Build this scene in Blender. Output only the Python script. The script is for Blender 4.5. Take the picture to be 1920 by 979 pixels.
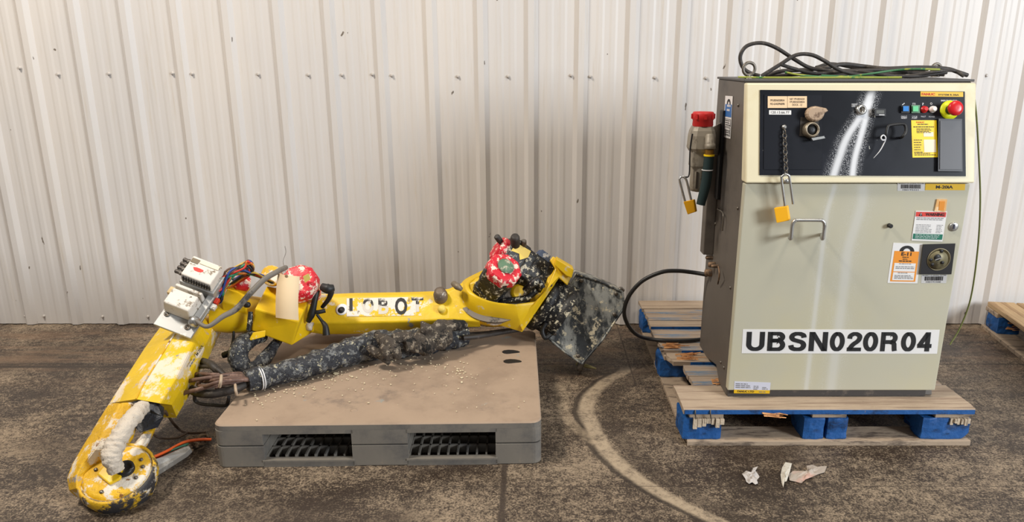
import bpy, bmesh, math, random
from mathutils import Vector, Matrix, noise
random.seed(7)
V = Vector
for o in list(bpy.data.objects): bpy.data.objects.remove(o)
scene = bpy.context.scene
COL = scene.collection

# ------------------------------------------------------------------ camera
F, CX, CY, CAMH = 1370.0, 1000.0, 490.0, 1.35
PITCH = math.atan(379 / 1370)
SP, CP = math.sin(PITCH), math.cos(PITCH)
cam = bpy.data.cameras.new('camera')
cam.sensor_fit = 'HORIZONTAL'; cam.sensor_width = 36
cam.lens = F / 1920 * 36
cam.shift_x = -(CX - 960) / 1920
cam.clip_start = 0.05; cam.clip_end = 60
cob = bpy.data.objects.new('camera', cam); COL.objects.link(cob)
cob.location = (0, 0, CAMH); cob.rotation_euler = (math.pi / 2 - PITCH, 0, 0)
scene.camera = cob

# ------------------------------------------------------------------ world, lamps, exposure
w = bpy.data.worlds.new('world'); scene.world = w; w.use_nodes = True
bg = w.node_tree.nodes['Background']
bg.inputs['Color'].default_value = (1.0, 0.97, 0.94, 1); bg.inputs['Strength'].default_value = 0.25
def area(name, loc, target, sx, sy, power, col):
    l = bpy.data.lights.new(name, 'AREA'); l.shape = 'RECTANGLE'; l.size = sx; l.size_y = sy
    l.energy = power; l.color = col
    o = bpy.data.objects.new(name, l); COL.objects.link(o); o.location = loc
    o.rotation_euler = (V(target) - V(loc)).to_track_quat('-Z', 'Y').to_euler()
    return o
area('bay_door_daylight', (6.2, -1.9, 2.5), (0.3, 3.2, 0.9), 1.9, 2.2, 520, (0.88, 0.94, 1.0))
area('high_bay_lamp', (-2.8, 1.5, 4.8), (-0.6, 2.9, 0.3), 0.8, 0.5, 230, (1.0, 0.91, 0.79))
area('high_bay_lamp', (1.8, 1.2, 4.8), (0.9, 2.9, 0), 0.9, 0.5, 70, (1.0, 0.90, 0.76))
vs = scene.view_settings
vs.view_transform = 'Standard'; vs.look = 'None'; vs.gamma = 1.0; vs.use_curve_mapping = False
vs.exposure = -0.1

# ------------------------------------------------------------------ measuring helpers: pixel + a real depth or height -> a point of the place
def ray(x, y):
    u = (x - CX) / F; v = (y - CY) / F
    return V((u, CP - v * SP, -SP - v * CP))
CAM = V((0, 0, CAMH))
def G(x, y, z=0.0):
    d = ray(x, y); return CAM + d * ((z - CAMH) / d.z)
def D(x, y, Y):
    d = ray(x, y); return CAM + d * (Y / d.y)
def SX(x, y, X):
    d = ray(x, y); return CAM + d * (X / d.x)
class Plane:
    def __init__(s, p, n): s.p = V(p); s.n = V(n).normalized()
    def __call__(s, x, y, off=0.0):
        d = ray(x, y); q = s.p + s.n * off
        return CAM + d * ((q - CAM).dot(s.n) / d.dot(s.n))

# ------------------------------------------------------------------ materials
def lin(c):
    return tuple(((v / 255) / 12.92 if v <= 10 else ((v / 255 + 0.055) / 1.055) ** 2.4) for v in c)
class NT:
    def __init__(s, name):
        s.m = bpy.data.materials.new(name); s.m.use_nodes = True
        s.t = s.m.node_tree; s.b = s.t.nodes['Principled BSDF']
        s.co = s.t.nodes.new('ShaderNodeTexCoord').outputs['Object']
    def n(s, typ, **kw):
        x = s.t.nodes.new(typ)
        for k, v in kw.items(): setattr(x, k, v)
        return x
    def lk(s, a, b): s.t.links.new(a, b)
    def inp(s, sock, v):
        if isinstance(v, bpy.types.NodeSocket): s.lk(v, sock)
        else: sock.default_value = v
    def math(s, op, a, b=0.0, c=None, clamp=False):
        x = s.n('ShaderNodeMath', operation=op, use_clamp=clamp)
        s.inp(x.inputs[0], a); s.inp(x.inputs[1], b)
        if c is not None: s.inp(x.inputs[2], c)
        return x.outputs[0]
    def rng(s, v, a, b, c=0.0, d=1.0):
        x = s.n('ShaderNodeMapRange', interpolation_type='SMOOTHSTEP')
        s.inp(x.inputs['Value'], v)
        for k, q in zip(('From Min', 'From Max', 'To Min', 'To Max'), (a, b, c, d)): x.inputs[k].default_value = q
        return x.outputs[0]
    def noise(s, scale, detail=4, rough=0.6, stretch=(1, 1, 1), off=(0, 0, 0), dist=0.0):
        mp = s.n('ShaderNodeMapping'); s.lk(s.co, mp.inputs['Vector'])
        mp.inputs['Scale'].default_value = stretch; mp.inputs['Location'].default_value = off
        x = s.n('ShaderNodeTexNoise'); s.lk(mp.outputs[0], x.inputs['Vector'])
        x.inputs['Scale'].default_value = scale; x.inputs['Detail'].default_value = detail
        x.inputs['Roughness'].default_value = rough; x.inputs['Distortion'].default_value = dist
        return x.outputs['Fac']
    def mix(s, fac, a, b):
        x = s.n('ShaderNodeMix', data_type='RGBA')
        s.inp(x.inputs[0], fac)
        for sock, v in ((x.inputs[6], a), (x.inputs[7], b)):
            if isinstance(v, bpy.types.NodeSocket): s.lk(v, sock)
            else: sock.default_value = (*v[:3], 1)
        return x.outputs[2]
    def bump(s, h, strength, dist=0.01):
        x = s.n('ShaderNodeBump'); x.inputs['Strength'].default_value = strength
        x.inputs['Distance'].default_value = dist; s.lk(h, x.inputs['Height'])
        s.lk(x.outputs[0], s.b.inputs['Normal'])
    def curve(s, t, pts):
        x = s.n('ShaderNodeFloatCurve'); s.inp(x.inputs['Value'], t)
        cm = x.mapping; c = cm.curves[0]; cm.use_clip = False
        c.points[0].location = pts[0]; c.points[1].location = pts[-1]
        for p in pts[1:-1]: c.points.new(*p)
        cm.update(); return x.outputs[0]
    def xyz(s):
        x = s.n('ShaderNodeSeparateXYZ'); s.lk(s.co, x.inputs[0]); return x.outputs
MATS = {}
def mat(name, col, rough=0.5, metal=0.0, layers=(), bump=None, var=0.0, vscale=6.0, spec=0.5, trans=0.0):
    """layers: (colour, scale, lo, hi, stretch, detail[, offset])"""
    if name in MATS: return MATS[name]
    t = NT(name); c = lin(col); out = c
    if var:
        f = t.noise(vscale, 5)
        out = t.mix(t.rng(f, 0.3, 0.7), [v * (1 - var) for v in c], [min(1, v * (1 + var)) for v in c])
    for i, L in enumerate(layers):
        f = t.noise(L[1], L[5] if len(L) > 5 else 9, 0.70, L[4] if len(L) > 4 else (1, 1, 1), (3.7 * i, 1.3 * i, 2.1 * i))
        out = t.mix(t.rng(f, L[2], L[3]), out, lin(L[0]))
    t.inp(t.b.inputs['Base Color'], out if isinstance(out, bpy.types.NodeSocket) else (*out, 1))
    t.b.inputs['Roughness'].default_value = rough; t.b.inputs['Metallic'].default_value = metal
    t.b.inputs['Specular IOR Level'].default_value = spec
    if trans: t.b.inputs['Transmission Weight'].default_value = trans
    if bump: t.bump(t.noise(bump[0], 6), bump[1], bump[2] if len(bump) > 2 else 0.01)
    MATS[name] = t.m; return t.m

YEL = mat('yellow_paint', (224, 186, 24), 0.45, 0, [((228, 214, 186), 9, 0.585, 0.63, (1, 1, 1.3)), ((190, 170, 140), 30, 0.63, 0.68), ((120, 85, 45), 14, 0.68, 0.73), ((150, 150, 150), 6, 0.68, 0.71)], (60, 0.25, 0.004), 0.10)
YELF = mat('yellow_forearm_paint', (224, 186, 24), 0.45, 0, [((226, 212, 190), 8, 0.505, 0.57, (1, .6, 1)), ((190, 170, 150), 26, 0.60, 0.66), ((150, 150, 152), 8, 0.64, 0.67, (1, .7, 1)), ((120, 85, 45), 14, 0.68, 0.73)], (60, 0.3, 0.005), 0.10)
YELC = mat('yellow_paint_clean', (226, 186, 20), 0.42, 0, [((210, 198, 165), 11, 0.585, 0.65), ((110, 80, 30), 40, 0.70, 0.74)], (80, 0.12, 0.003), 0.06)
YELW = mat('yellow_paint_worn', (220, 172, 24), 0.55, 0, [((226, 216, 200), 11, 0.50, 0.55), ((160, 154, 150), 14, 0.57, 0.62), ((130, 84, 36), 22, 0.61, 0.66), ((44, 42, 44), 7, 0.64, 0.68)], (50, 0.6, 0.010), 0.12)
BLKM = mat('black_motor_paint', (22, 23, 26), 0.45, 0, [((205, 198, 175), 48, 0.555, 0.59), ((150, 140, 120), 100, 0.61, 0.65)], (70, 0.4, 0.005))
GRYB = mat('grey_base_metal', (58, 62, 66), 0.48, 0.2, [((158, 160, 156), 16, 0.44, 0.58, (1, 1, .35)), ((218, 208, 182), 28, 0.54, 0.60), ((34, 36, 38), 14, 0.60, 0.66)], (50, 0.4, 0.005))
REDM = mat('red_motor_cap', (205, 28, 48), 0.42, 0, [((238, 214, 196), 38, 0.525, 0.57), ((70, 20, 20), 40, 0.66, 0.70)], (60, 0.4, 0.005))
BLK = mat('black_plastic', (26, 26, 28), 0.5)
BLKR = mat('black_rubber', (50, 45, 42), 0.6, 0, [((92, 83, 75), 50, 0.52, 0.70)], (90, 0.2, 0.003))
TAPE = mat('black_tape_wrap', (40, 43, 50), 0.5, 0, [((120, 122, 122), 42, 0.50, 0.60), ((188, 182, 156), 60, 0.58, 0.63), ((200, 188, 140), 34, 0.65, 0.68), ((80, 66, 54), 9, 0.60, 0.68)], (55, 1.0, 0.012))
RAGM = mat('dirty_cloth', (78, 70, 62), 0.9, 0, [((164, 152, 134), 46, 0.52, 0.62), ((28, 27, 26), 20, 0.52, 0.58), ((196, 178, 140), 60, 0.64, 0.68)], (70, 1.0, 0.015))
WHTT = mat('white_taped_hose', (208, 196, 180), 0.75, 0, [((150, 128, 100), 44, 0.60, 0.70), ((70, 66, 66), 22, 0.66, 0.70)], (60, 0.8, 0.01))
BRNC = mat('brown_cable', (96, 72, 62), 0.6, 0, [((132, 104, 92), 40, 0.5, 0.65)])
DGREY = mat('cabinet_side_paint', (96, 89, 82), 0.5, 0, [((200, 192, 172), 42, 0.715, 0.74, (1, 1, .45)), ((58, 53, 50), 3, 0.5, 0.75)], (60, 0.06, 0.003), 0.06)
CREAM = mat('cream_paint', (222, 212, 180), 0.42, 0, [((214, 200, 160), 5, 0.5, 0.75), ((150, 132, 100), 38, 0.72, 0.76)], None, 0.02)
DOORM = mat('cabinet_door_paint', (190, 186, 166), 0.38, 0, [((196, 189, 160), 2.5, 0.45, 0.7), ((140, 126, 100), 60, 0.74, 0.77)], None, 0.03)
BLUE = mat('blue_pallet_paint', (20, 84, 150), 0.6, 0, [((14, 50, 92), 9, 0.5, 0.65, (1, 1, 2)), ((150, 132, 112), 16, 0.64, 0.69), ((50, 45, 42), 26, 0.66, 0.72)], (50, 0.5, 0.006))
def wood_mat(name, col, blue=False):
    return mat(name, col, 0.75, 0, [((140, 120, 102), 7, 0.45, 0.65, (.4, 9, 9)), ((92, 78, 66), 10, 0.60, 0.72, (.25, 12, 12)), ((40, 33, 30), 18, 0.66, 0.70, (.8, 2, 2))] + ([((110, 130, 150), 5, 0.56, 0.66, (.5, 3, 3))] if blue else []), (60, 0.4, 0.004), 0.08)
WOOD = wood_mat('weathered_deck_board', (170, 152, 134), True)
WOOD2 = wood_mat('pale_deck_board', (174, 155, 134))
WOODY = mat('fibrous_deck_board', (190, 160, 120), 0.75, 0, [((150, 118, 84), 7, 0.45, 0.65, (9, .4, 9)), ((90, 66, 46), 12, 0.64, 0.70, (6, .5, 6))], (60, 0.5, 0.005), 0.08)
WOODB = mat('base_board_wood', (172, 152, 130), 0.8, 0, [((104, 90, 78), 9, 0.48, 0.66, (1, 5, 5)), ((60, 50, 44), 14, 0.64, 0.72)], (60, 0.4, 0.004))
SPLN = mat('fresh_splinter_wood', (214, 158, 104), 0.8, 0, [((168, 112, 66), 24, 0.5, 0.65, (.4, 6, 6))], (70, 0.5, 0.004))
STEEL = mat('zinc_steel', (190, 190, 188), 0.32, 0.9, [((140, 136, 130), 30, 0.55, 0.7)])
DSTEEL = mat('dark_steel', (120, 114, 106), 0.45, 0.7, [((90, 78, 66), 30, 0.5, 0.65)])
WHITE = mat('white_vinyl', (232, 230, 228), 0.45)
VMAN = mat('valve_white_enamel', (222, 216, 206), 0.5, 0, [((128, 112, 92), 30, 0.55, 0.64), ((60, 52, 44), 60, 0.62, 0.67)], (60, 0.3, 0.004))
VGREY = mat('valve_grey_cast', (176, 176, 174), 0.42, 0.35, [((222, 218, 210), 18, 0.56, 0.64), ((84, 78, 70), 44, 0.66, 0.70)])
def flat(name, col, rough=0.5, metal=0.0): return mat(name, col, rough, metal)
LOCKY = flat('padlock_yellow', (246, 178, 14), 0.4)
PRBLK = flat('print_black', (24, 24, 26), 0.6); PRRED = flat('print_red', (200, 40, 30), 0.6)
PRGRY = flat('print_grey', (120, 118, 118), 0.6); PRWHT = flat('print_white', (222, 222, 224), 0.6)
STKY = flat('sticker_yellow', (245, 208, 20), 0.4); STKY2 = flat('label_yellow_ochre', (222, 178, 24), 0.45)
REDP = flat('glossy_red_plastic', (206, 28, 34), 0.3); TAN = flat('engraved_tan_plate', (232, 200, 160), 0.5)
TAG = flat('manila_card', (233, 208, 170), 0.8); CHAR = flat('charcoal_plastic', (62, 62, 66), 0.45)

# ------------------------------------------------------------------ mesh helpers
WOFF = {}
def cmr(pts, n=8):
    pts = [V(p) for p in pts]
    if len(pts) < 3:
        return [pts[0].lerp(pts[-1], i / n) for i in range(n + 1)]
    P = [pts[0] * 2 - pts[1]] + pts + [pts[-1] * 2 - pts[-2]]
    out = []
    for i in range(1, len(P) - 2):
        a, b, c, d = P[i - 1:i + 3]
        for k in range(n):
            t = k / n
            out.append(0.5 * ((2 * b) + (c - a) * t + (2 * a - 5 * b + 4 * c - d) * t * t + (3 * b - a - 3 * c + d) * t ** 3))
    out.append(pts[-1]); return out
class MB:
    def __init__(s): s.v = []; s.f = []; s.sm = []
    def add(s, vs, fs, smooth=False):
        k = len(s.v); s.v += [V(v) for v in vs]
        for f in fs: s.f.append(tuple(i + k for i in f)); s.sm.append(smooth)
        return s
    def hexa(s, p):   # p[0..3] one face loop, p[4..7] the opposite one
        return s.add(p, [(0, 1, 2, 3), (7, 6, 5, 4), (0, 4, 5, 1), (1, 5, 6, 2), (2, 6, 7, 3), (3, 7, 4, 0)])
    def box(s, c, d, m=None):
        c = V(c); x, y, z = (q / 2 for q in d)
        p = [V(q) for q in ((-x, -y, -z), (x, -y, -z), (x, y, -z), (-x, y, -z), (-x, -y, z), (x, -y, z), (x, y, z), (-x, y, z))]
        if m: p = [m @ q for q in p]
        return s.hexa([c + q for q in p])
    def bb(s, a, b):
        return s.box([(i + j) / 2 for i, j in zip(a, b)], [abs(j - i) for i, j in zip(a, b)])
    def prism(s, pts, ext):
        n = len(pts); e = V(ext); a = [V(p) for p in pts]
        return s.add(a + [p + e for p in a], [tuple(range(n)), tuple(range(2 * n - 1, n - 1, -1))] + [(i, i + n, (i + 1) % n + n, (i + 1) % n) for i in range(n)])
    def loft(s, rings, cap=True, smooth=False):
        n = len(rings[0]); vs = [p for r in rings for p in r]; fs = []
        for j in range(len(rings) - 1):
            for i in range(n):
                fs.append((j * n + i, j * n + (i + 1) % n, (j + 1) * n + (i + 1) % n, (j + 1) * n + i))
        s.add(vs, fs, smooth)
        if cap:
            s.add(rings[0], [tuple(range(n - 1, -1, -1))]); s.add(rings[-1], [tuple(range(n))])
        return s
    def tube(s, pts, r, sides=8, n=6, lump=0.0, lscale=20.0, curve=True):
        P = cmr(pts, n) if curve else [V(p) for p in pts]
        m = len(P); rr = r if isinstance(r, (list, tuple)) else [r]
        T = (P[1] - P[0]).normalized(); up = V((0, 0, 1)) if abs(T.z) < 0.9 else V((1, 0, 0))
        N = T.cross(up).normalized(); rings = []
        for i, p in enumerate(P):
            T = (P[min(i + 1, m - 1)] - P[max(i - 1, 0)]).normalized()
            N = (N - T * N.dot(T)).normalized(); B = T.cross(N)
            u = i / max(1, m - 1) * (len(rr) - 1); k = min(int(u), len(rr) - 2) if len(rr) > 1 else 0
            rad = rr[k] + (rr[k + 1] - rr[k]) * (u - k) if len(rr) > 1 else rr[0]
            ring = []
            for a in range(sides):
                q = N * math.cos(a / sides * math.tau) + B * math.sin(a / sides * math.tau)
                f = 1 + (lump * (noise.noise((p + q * rad) * lscale) + 0.5 * noise.noise((p + q * rad) * lscale * 2.7)) if lump else 0)
                ring.append(p + q * rad * f)
            rings.append(ring)
        return s.loft(rings, True, True)
    def cyl(s, a, b, r0, r1=None, sides=20, smooth=True, rot=0.0):
        a, b = V(a), V(b); r1 = r0 if r1 is None else r1
        T = (b - a).normalized(); up = V((0, 0, 1)) if abs(T.z) < 0.95 else V((1, 0, 0))
        N = T.cross(up).normalized(); B = T.cross(N)
        R = [[p + (N * math.cos(k / sides * math.tau + rot) + B * math.sin(k / sides * math.tau + rot)) * r for k in range(sides)] for p, r in ((a, r0), (b, r1))]
        return s.loft(R, True, smooth)
    def lathe(s, a, axis, prof, sides=24, smooth=True, rot=0.0):
        a = V(a); T = V(axis).normalized(); up = V((0, 0, 1)) if abs(T.z) < 0.95 else V((1, 0, 0))
        N = T.cross(up).normalized(); B = T.cross(N)
        R = [[a + T * h + (N * math.cos(k / sides * math.tau + rot) + B * math.sin(k / sides * math.tau + rot)) * max(r, 1e-4) for k in range(sides)] for r, h in prof]
        return s.loft(R, True, smooth)
    def torus(s, c, axis, R, r, n=20, m=8):
        c = V(c); T = V(axis).normalized(); up = V((0, 0, 1)) if abs(T.z) < 0.95 else V((1, 0, 0))
        N = T.cross(up).normalized(); B = T.cross(N); vs = []; fs = []
        for i in range(n):
            a = i / n * math.tau; e = N * math.cos(a) + B * math.sin(a)
            for j in range(m):
                b = j / m * math.tau; vs.append(c + e * (R + r * math.cos(b)) + T * r * math.sin(b))
                fs.append((i * m + j, i * m + (j + 1) % m, ((i + 1) % n) * m + (j + 1) % m, ((i + 1) % n) * m + j))
        return s.add(vs, fs, True)
    def build(s, name, m, parent=None, bev=0.0, seg=2, label=None):
        lo = V([min(v[i] for v in s.v) for i in range(3)]); hi = V([max(v[i] for v in s.v) for i in range(3)])
        c = (lo + hi) / 2
        me = bpy.data.meshes.new(name); me.from_pydata([v - c for v in s.v], [], s.f)
        me.polygons.foreach_set('use_smooth', s.sm)
        bm = bmesh.new(); bm.from_mesh(me); bmesh.ops.recalc_face_normals(bm, faces=bm.faces); bm.to_mesh(me); bm.free()
        if isinstance(m, (list, tuple)):
            for q in m: me.materials.append(q)
        else: me.materials.append(m)
        o = bpy.data.objects.new(name, me); COL.objects.link(o)
        o.location = c - (WOFF[parent.name] if parent else V()); WOFF[o.name] = c
        if parent: o.parent = parent
        if bev:
            b = o.modifiers.new('bevel', 'BEVEL'); b.width = bev; b.segments = seg; b.limit_method = 'ANGLE'; b.angle_limit = math.radians(40)
        if label: o['label'] = label
        return o
def tag(o, label=None, cat=None, group=None, kind=None):
    if label: o['label'] = label
    if cat: o['category'] = cat
    if group: o['group'] = group
    if kind: o['kind'] = kind
    return o
def empty(name, loc, rz=0.0, local=False):
    o = bpy.data.objects.new(name, None); COL.objects.link(o); o.location = loc; o.rotation_euler = (0, 0, rz)
    o.empty_display_size = 0.1
    WOFF[o.name] = V((0, 0, 0)) if local else V(loc)
    return o

# text: flat print mapped on to a quad of a surface (u right, v up, both 0..1)
def quadmap(cs, surf, off):
    tl, tr, br, bl = [V((*c, 0)) for c in cs]
    def q(u, v, o=0.0):
        p = (tl * (1 - u) + tr * u) * v + (bl * (1 - u) + br * u) * (1 - v)
        return surf(p.x, p.y, off + o)
    return q
def text_mesh(s, bold=0.0):
    cu = bpy.data.curves.new('lettering', 'FONT'); cu.body = s; cu.size = 1; cu.offset = bold; cu.resolution_u = 3
    cu.align_x = 'LEFT'
    ob = bpy.data.objects.new('lettering', cu); COL.objects.link(ob)
    dg = bpy.context.evaluated_depsgraph_get(); dg.update()
    me = bpy.data.meshes.new_from_object(ob.evaluated_get(dg))
    vs = [v.co.copy() for v in me.vertices]; fs = [tuple(p.vertices) for p in me.polygons]
    bpy.data.objects.remove(ob); bpy.data.meshes.remove(me); bpy.data.curves.remove(cu)
    return vs, fs
def lettering(s, q, u0, v0, u1, v1, m, parent, bold=0.0, off=0.0006, name='lettering'):
    vs, fs = text_mesh(s, bold)
    x0 = min(v.x for v in vs); x1 = max(v.x for v in vs); y0 = min(v.y for v in vs); y1 = max(v.y for v in vs)
    mb = MB(); mb.add([q(u0 + (v.x - x0) / (x1 - x0) * (u1 - u0), v0 + (v.y - y0) / (y1 - y0) * (v1 - v0), off) for v in vs], fs)
    return mb.build(name, m, parent)
def rect(mb, q, u0, v0, u1, v1, off=0.0005):
    return mb.add([q(u0, v0, off), q(u1, v0, off), q(u1, v1, off), q(u0, v1, off)], [(0, 1, 2, 3)])
def lines(mb, q, u0, u1, v, n, dv, h, off=0.0006, jit=0.3):
    """print too small to read: rows of short dashes the size of words"""
    for i in range(n):
        u = u0; end = u1 - random.random() * jit * (u1 - u0)
        while u < end:
            l = min((0.04 + random.random() * 0.10), end - u)
            rect(mb, q, u, v - i * dv, u + l, v - i * dv + h, off); u += l + 0.02
def sticker(name, cs, surf, m, parent, th=0.0008, base=0.0, label=None):
    q = quadmap(cs, surf, base)
    p = [q(0, 1, 0), q(1, 1, 0), q(1, 0, 0), q(0, 0, 0)]; p2 = [q(0, 1, th), q(1, 1, th), q(1, 0, th), q(0, 0, th)]
    o = MB().hexa(p + p2).build(name, m, parent, label=label)
    return o, quadmap(cs, surf, base + th)
def R4(x0, y0, x1, y1): return ((x0, y0), (x1, y0), (x1, y1), (x0, y1))

# ================================================================== SETTING
WY = 3.629
t = NT('concrete_floor'); X, Y, Z = t.xyz()   # floor object sits at the world origin, so these are metres of the place
n1 = t.noise(2.2, 5, 0.6, (1, 1.6, 1)); n2 = t.noise(44, 11, 0.82, (1, 1.0, 1)); n3 = t.noise(8, 6, 0.7, (1, 1.2, 1), (5, 2, 0)); n4 = t.noise(150, 4, 0.7)
speck = t.math('ADD', t.math('MULTIPLY', n2, 0.95), t.math('ADD', t.math('MULTIPLY', n3, 0.34), t.math('MULTIPLY', n1, 0.50)))
speck = t.math('ADD', speck, t.math('MULTIPLY', t.math('SUBTRACT', n4, 0.5), 0.8))
fl = t.mix(t.rng(speck, 0.80, 1.10), lin((50, 39, 31)), lin((156, 138, 116)))
fl = t.mix(t.rng(t.noise(1.1, 4, 0.6, (1, 1.5, 1), (9, 4, 0)), 0.50, 0.70, 0, 0.7), fl, lin((58, 46, 37)))
near = t.rng(Y, 2.75, 3.25)
fl = t.mix(t.math('MULTIPLY', near, t.rng(t.noise(3.2, 6, 0.7, (.5, 2.5, 1), (2, 7, 0)), 0.46, 0.62, 0, 0.5)), fl, lin((132, 106, 84)))
def swath(fl, pts, ymin, ymax, xmin, xmax, half, col, amt, flo, fhi):
    ty = t.math('DIVIDE', t.math('SUBTRACT', Y, ymin), ymax - ymin, clamp=True)
    xc = t.math('ADD', t.math('MULTIPLY', t.curve(ty, sorted(((y - ymin) / (ymax - ymin), (x - xmin) / (xmax - xmin)) for x, y in pts)), xmax - xmin), xmin)
    d = t.math('ABSOLUTE', t.math('SUBTRACT', X, xc))
    d = t.math('ADD', d, t.math('MULTIPLY', t.math('SUBTRACT', n3, 0.5), half * 0.8))
    m = t.math('MULTIPLY', t.rng(d, half, half * 0.45), t.math('MULTIPLY', t.rng(Y, ymin - 0.02, ymin + 0.01), t.rng(Y, ymax + 0.04, ymax - 0.02)))
    m = t.math('MULTIPLY', m, t.rng(t.math('ADD', t.math('MULTIPLY', n2, .6), t.math('MULTIPLY', n3, .4)), flo, fhi, 0.2 * amt, amt))
    return t.mix(m, fl, lin(col))
PTS = [(0.44, 3.09), (0.41, 3.03), (0.299, 2.896), (0.216, 2.694), (0.224, 2.516), (0.281, 2.285), (0.398, 2.088), (0.56, 1.92), (0.70, 1.80)]
fl = swath(fl, [(x + 0.085 if y < 2.8 else x + 0.11, y) for x, y in PTS], 1.80, 3.06, 0.1, 0.9, 0.055, (54, 43, 34), 0.5, 0.3, 0.6)
fl = swath(fl, [(x - 0.04, y) for x, y in PTS], 1.80, 3.0, 0.1, 0.9, 0.022, (46, 37, 30), 0.8, 0.3, 0.5)
fl = swath(fl, PTS, 1.80, 3.06, 0.1, 0.9, 0.043, (176, 158, 134), 0.85, 0.36, 0.56)
fl = swath(fl, [(0.11, 2.9), (0.118, 2.75), (0.125, 2.62), (0.165, 2.5), (0.23, 2.38)], 2.38, 2.9, 0.1, 0.3, 0.032, (164, 146, 122), 0.6, 0.40, 0.60)
def joint(fl, coord, at, half, other, lo, hi, col, amt):
    d = t.math('ADD', t.math('ABSOLUTE', t.math('SUBTRACT', coord, at)), t.math('MULTIPLY', t.math('SUBTRACT', n3, 0.5), half * 1.2))
    m = t.math('MULTIPLY', t.rng(d, half, half * 0.4, 0, amt), t.math('MULTIPLY', t.rng(other, lo - .03, lo), t.rng(other, hi + .03, hi)))
    return t.mix(m, fl, lin(col))
fl = joint(fl, Y, 3.075, 0.022, X, -6, -0.9, (52, 42, 34), 0.8)
fl = joint(fl, Y, 3.105, 0.006, X, -6, 6, (30, 25, 21), 0.8)
fl = joint(fl, X, -0.098, 0.014, Y, -3, 2.4, (56, 45, 37), 0.85)
fl = joint(fl, Y, 2.60, 0.004, X, -6, 0.2, (48, 38, 31), 0.6)
fl = joint(fl, Y, 2.11, 0.004, X, -0.3, 6, (52, 42, 35), 0.5)
fl = joint(fl, X, 0.44, 0.005, Y, 2.9, 3.6, (52, 42, 34), 0.7)
t.lk(fl, t.b.inputs['Base Color'])
t.lk(t.rng(n1, 0.3, 0.75, 0.42, 0.72), t.b.inputs['Roughness'])
t.bump(speck, 0.35, 0.004)
FLOOR = t.m
me = bpy.data.meshes.new('floor')
me.from_pydata([(-8, -5, 0), (8, -5, 0), (8, WY + 0.1, 0), (-8, WY + 0.1, 0), (-8, -5, -.1), (8, -5, -.1), (8, WY + 0.1, -.1), (-8, WY + 0.1, -.1)], [],
               [(0, 1, 2, 3), (7, 6, 5, 4), (0, 4, 5, 1), (1, 5, 6, 2), (2, 6, 7, 3), (3, 7, 4, 0)])
me.materials.append(FLOOR)
fo = bpy.data.objects.new('floor', me); COL.objects.link(fo); tag(fo, 'stained brown concrete warehouse floor', None, None, 'structure')

# wall: ribbed steel sheets
t = NT('white_wall_steel'); t.co = t.n('ShaderNodeNewGeometry').outputs['Position']
c = t.mix(t.rng(t.noise(1.2, 4, 0.6, (1, 1, .5)), 0.35, 0.7), lin((208, 204, 201)), lin((216, 210, 204)))
c = t.mix(t.rng(t.noise(14, 5, 0.7, (3, 1, .14)), 0.55, 0.75, 0, 0.5), c, lin((196, 184, 166)))
c = t.mix(t.rng(t.noise(20, 3, 0.5, (1, 1, .6), (4, 4, 1)), 0.75, 0.765), c, lin((120, 110, 100)))
t.lk(c, t.b.inputs['Base Color']); t.b.inputs['Roughness'].default_value = 0.42; t.b.inputs['Specular IOR Level'].default_value = 0.35
t.bump(t.noise(4, 2, 0.5, (1, 1, .3)), 0.06, 0.01)
WALLM = t.m
wb = MB().bb((-6, WY + 0.03, 0), (6, WY + 0.10, 3.4)).build('wall_back', WALLM); tag(wb, 'ribbed white metal warehouse wall', None, None, 'structure')
s0 = D(343, 140, WY).x; RS = (D(1089, 140, WY).x - s0) / 8
def panel_profile():
    pr = []; 
    for k in range(4):
        b = k * RS
        pr += [(b - .034, 0), (b - .014, -.018), (b + .014, -.018), (b + .034, 0)]
        for f in (0.37, 0.63):
            q = b + RS * f
            pr += [(q - .020, 0), (q - .009, -.0028), (q + .009, -.0028), (q + .020, 0)]
    pr += [(4 * RS - .035, 0), (4 * RS - .015, -.017)]
    return pr
PP = panel_profile()
pm = MB()
for x, y in PP: pass
n = len(PP)
vs = [(x, y, z) for z in (0.004, 3.3) for x, y in PP] + [(x, y + .0015, z) for z in (0.004, 3.3) for x, y in PP]
fs = [(i, i + 1, n + i + 1, n + i) for i in range(n - 1)] + [(2 * n + i + 1, 2 * n + i, 3 * n + i, 3 * n + i + 1) for i in range(n - 1)] + [(2 * n + i, 2 * n + i + 1, i + 1, i) for i in range(n - 1)]
panel_me = bpy.data.meshes.new('wall_panel'); panel_me.from_pydata([(a, b, c2) for a, b, c2 in vs], [], fs); panel_me.materials.append(WALLM)
for k in range(-4, 8):
    o = bpy.data.objects.new('wall_panel', panel_me); COL.objects.link(o); o.parent = wb
    o.location = V((s0 + 4 * RS * k, WY, 0)) - WOFF[wb.name]
sc = MB(); sc.lathe((0, 0, 0), (0, -1, 0), [(.0085, 0), (.0085, .002), (.0055, .003), (.0055, .008), (.004, .009)], 8)
sc_o = sc.build('wall_screw', mat('painted_screw', (188, 182, 176), .4), wb); sc_me = sc_o.data; bpy.data.objects.remove(sc_o)
spots = [(110, 140), (205, 139), (324, 138), (361, 139), (485, 140), (579, 141), (642, 141), (699, 140), (735, 142), (859, 144), (953, 144), (1071, 142), (1107, 144), (1228, 146), (1324, 147), (1849, 142), (38, 128), (310, 592), (278, 594), (193, 594), (83, 593), (48, 593)]
for x, y in spots:
    o = bpy.data.objects.new('wall_screw', sc_me); COL.objects.link(o); o.parent = wb
    o.location = D(x, y, WY) + V((0, -.006, 0)) - WOFF[wb.name]

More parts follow.
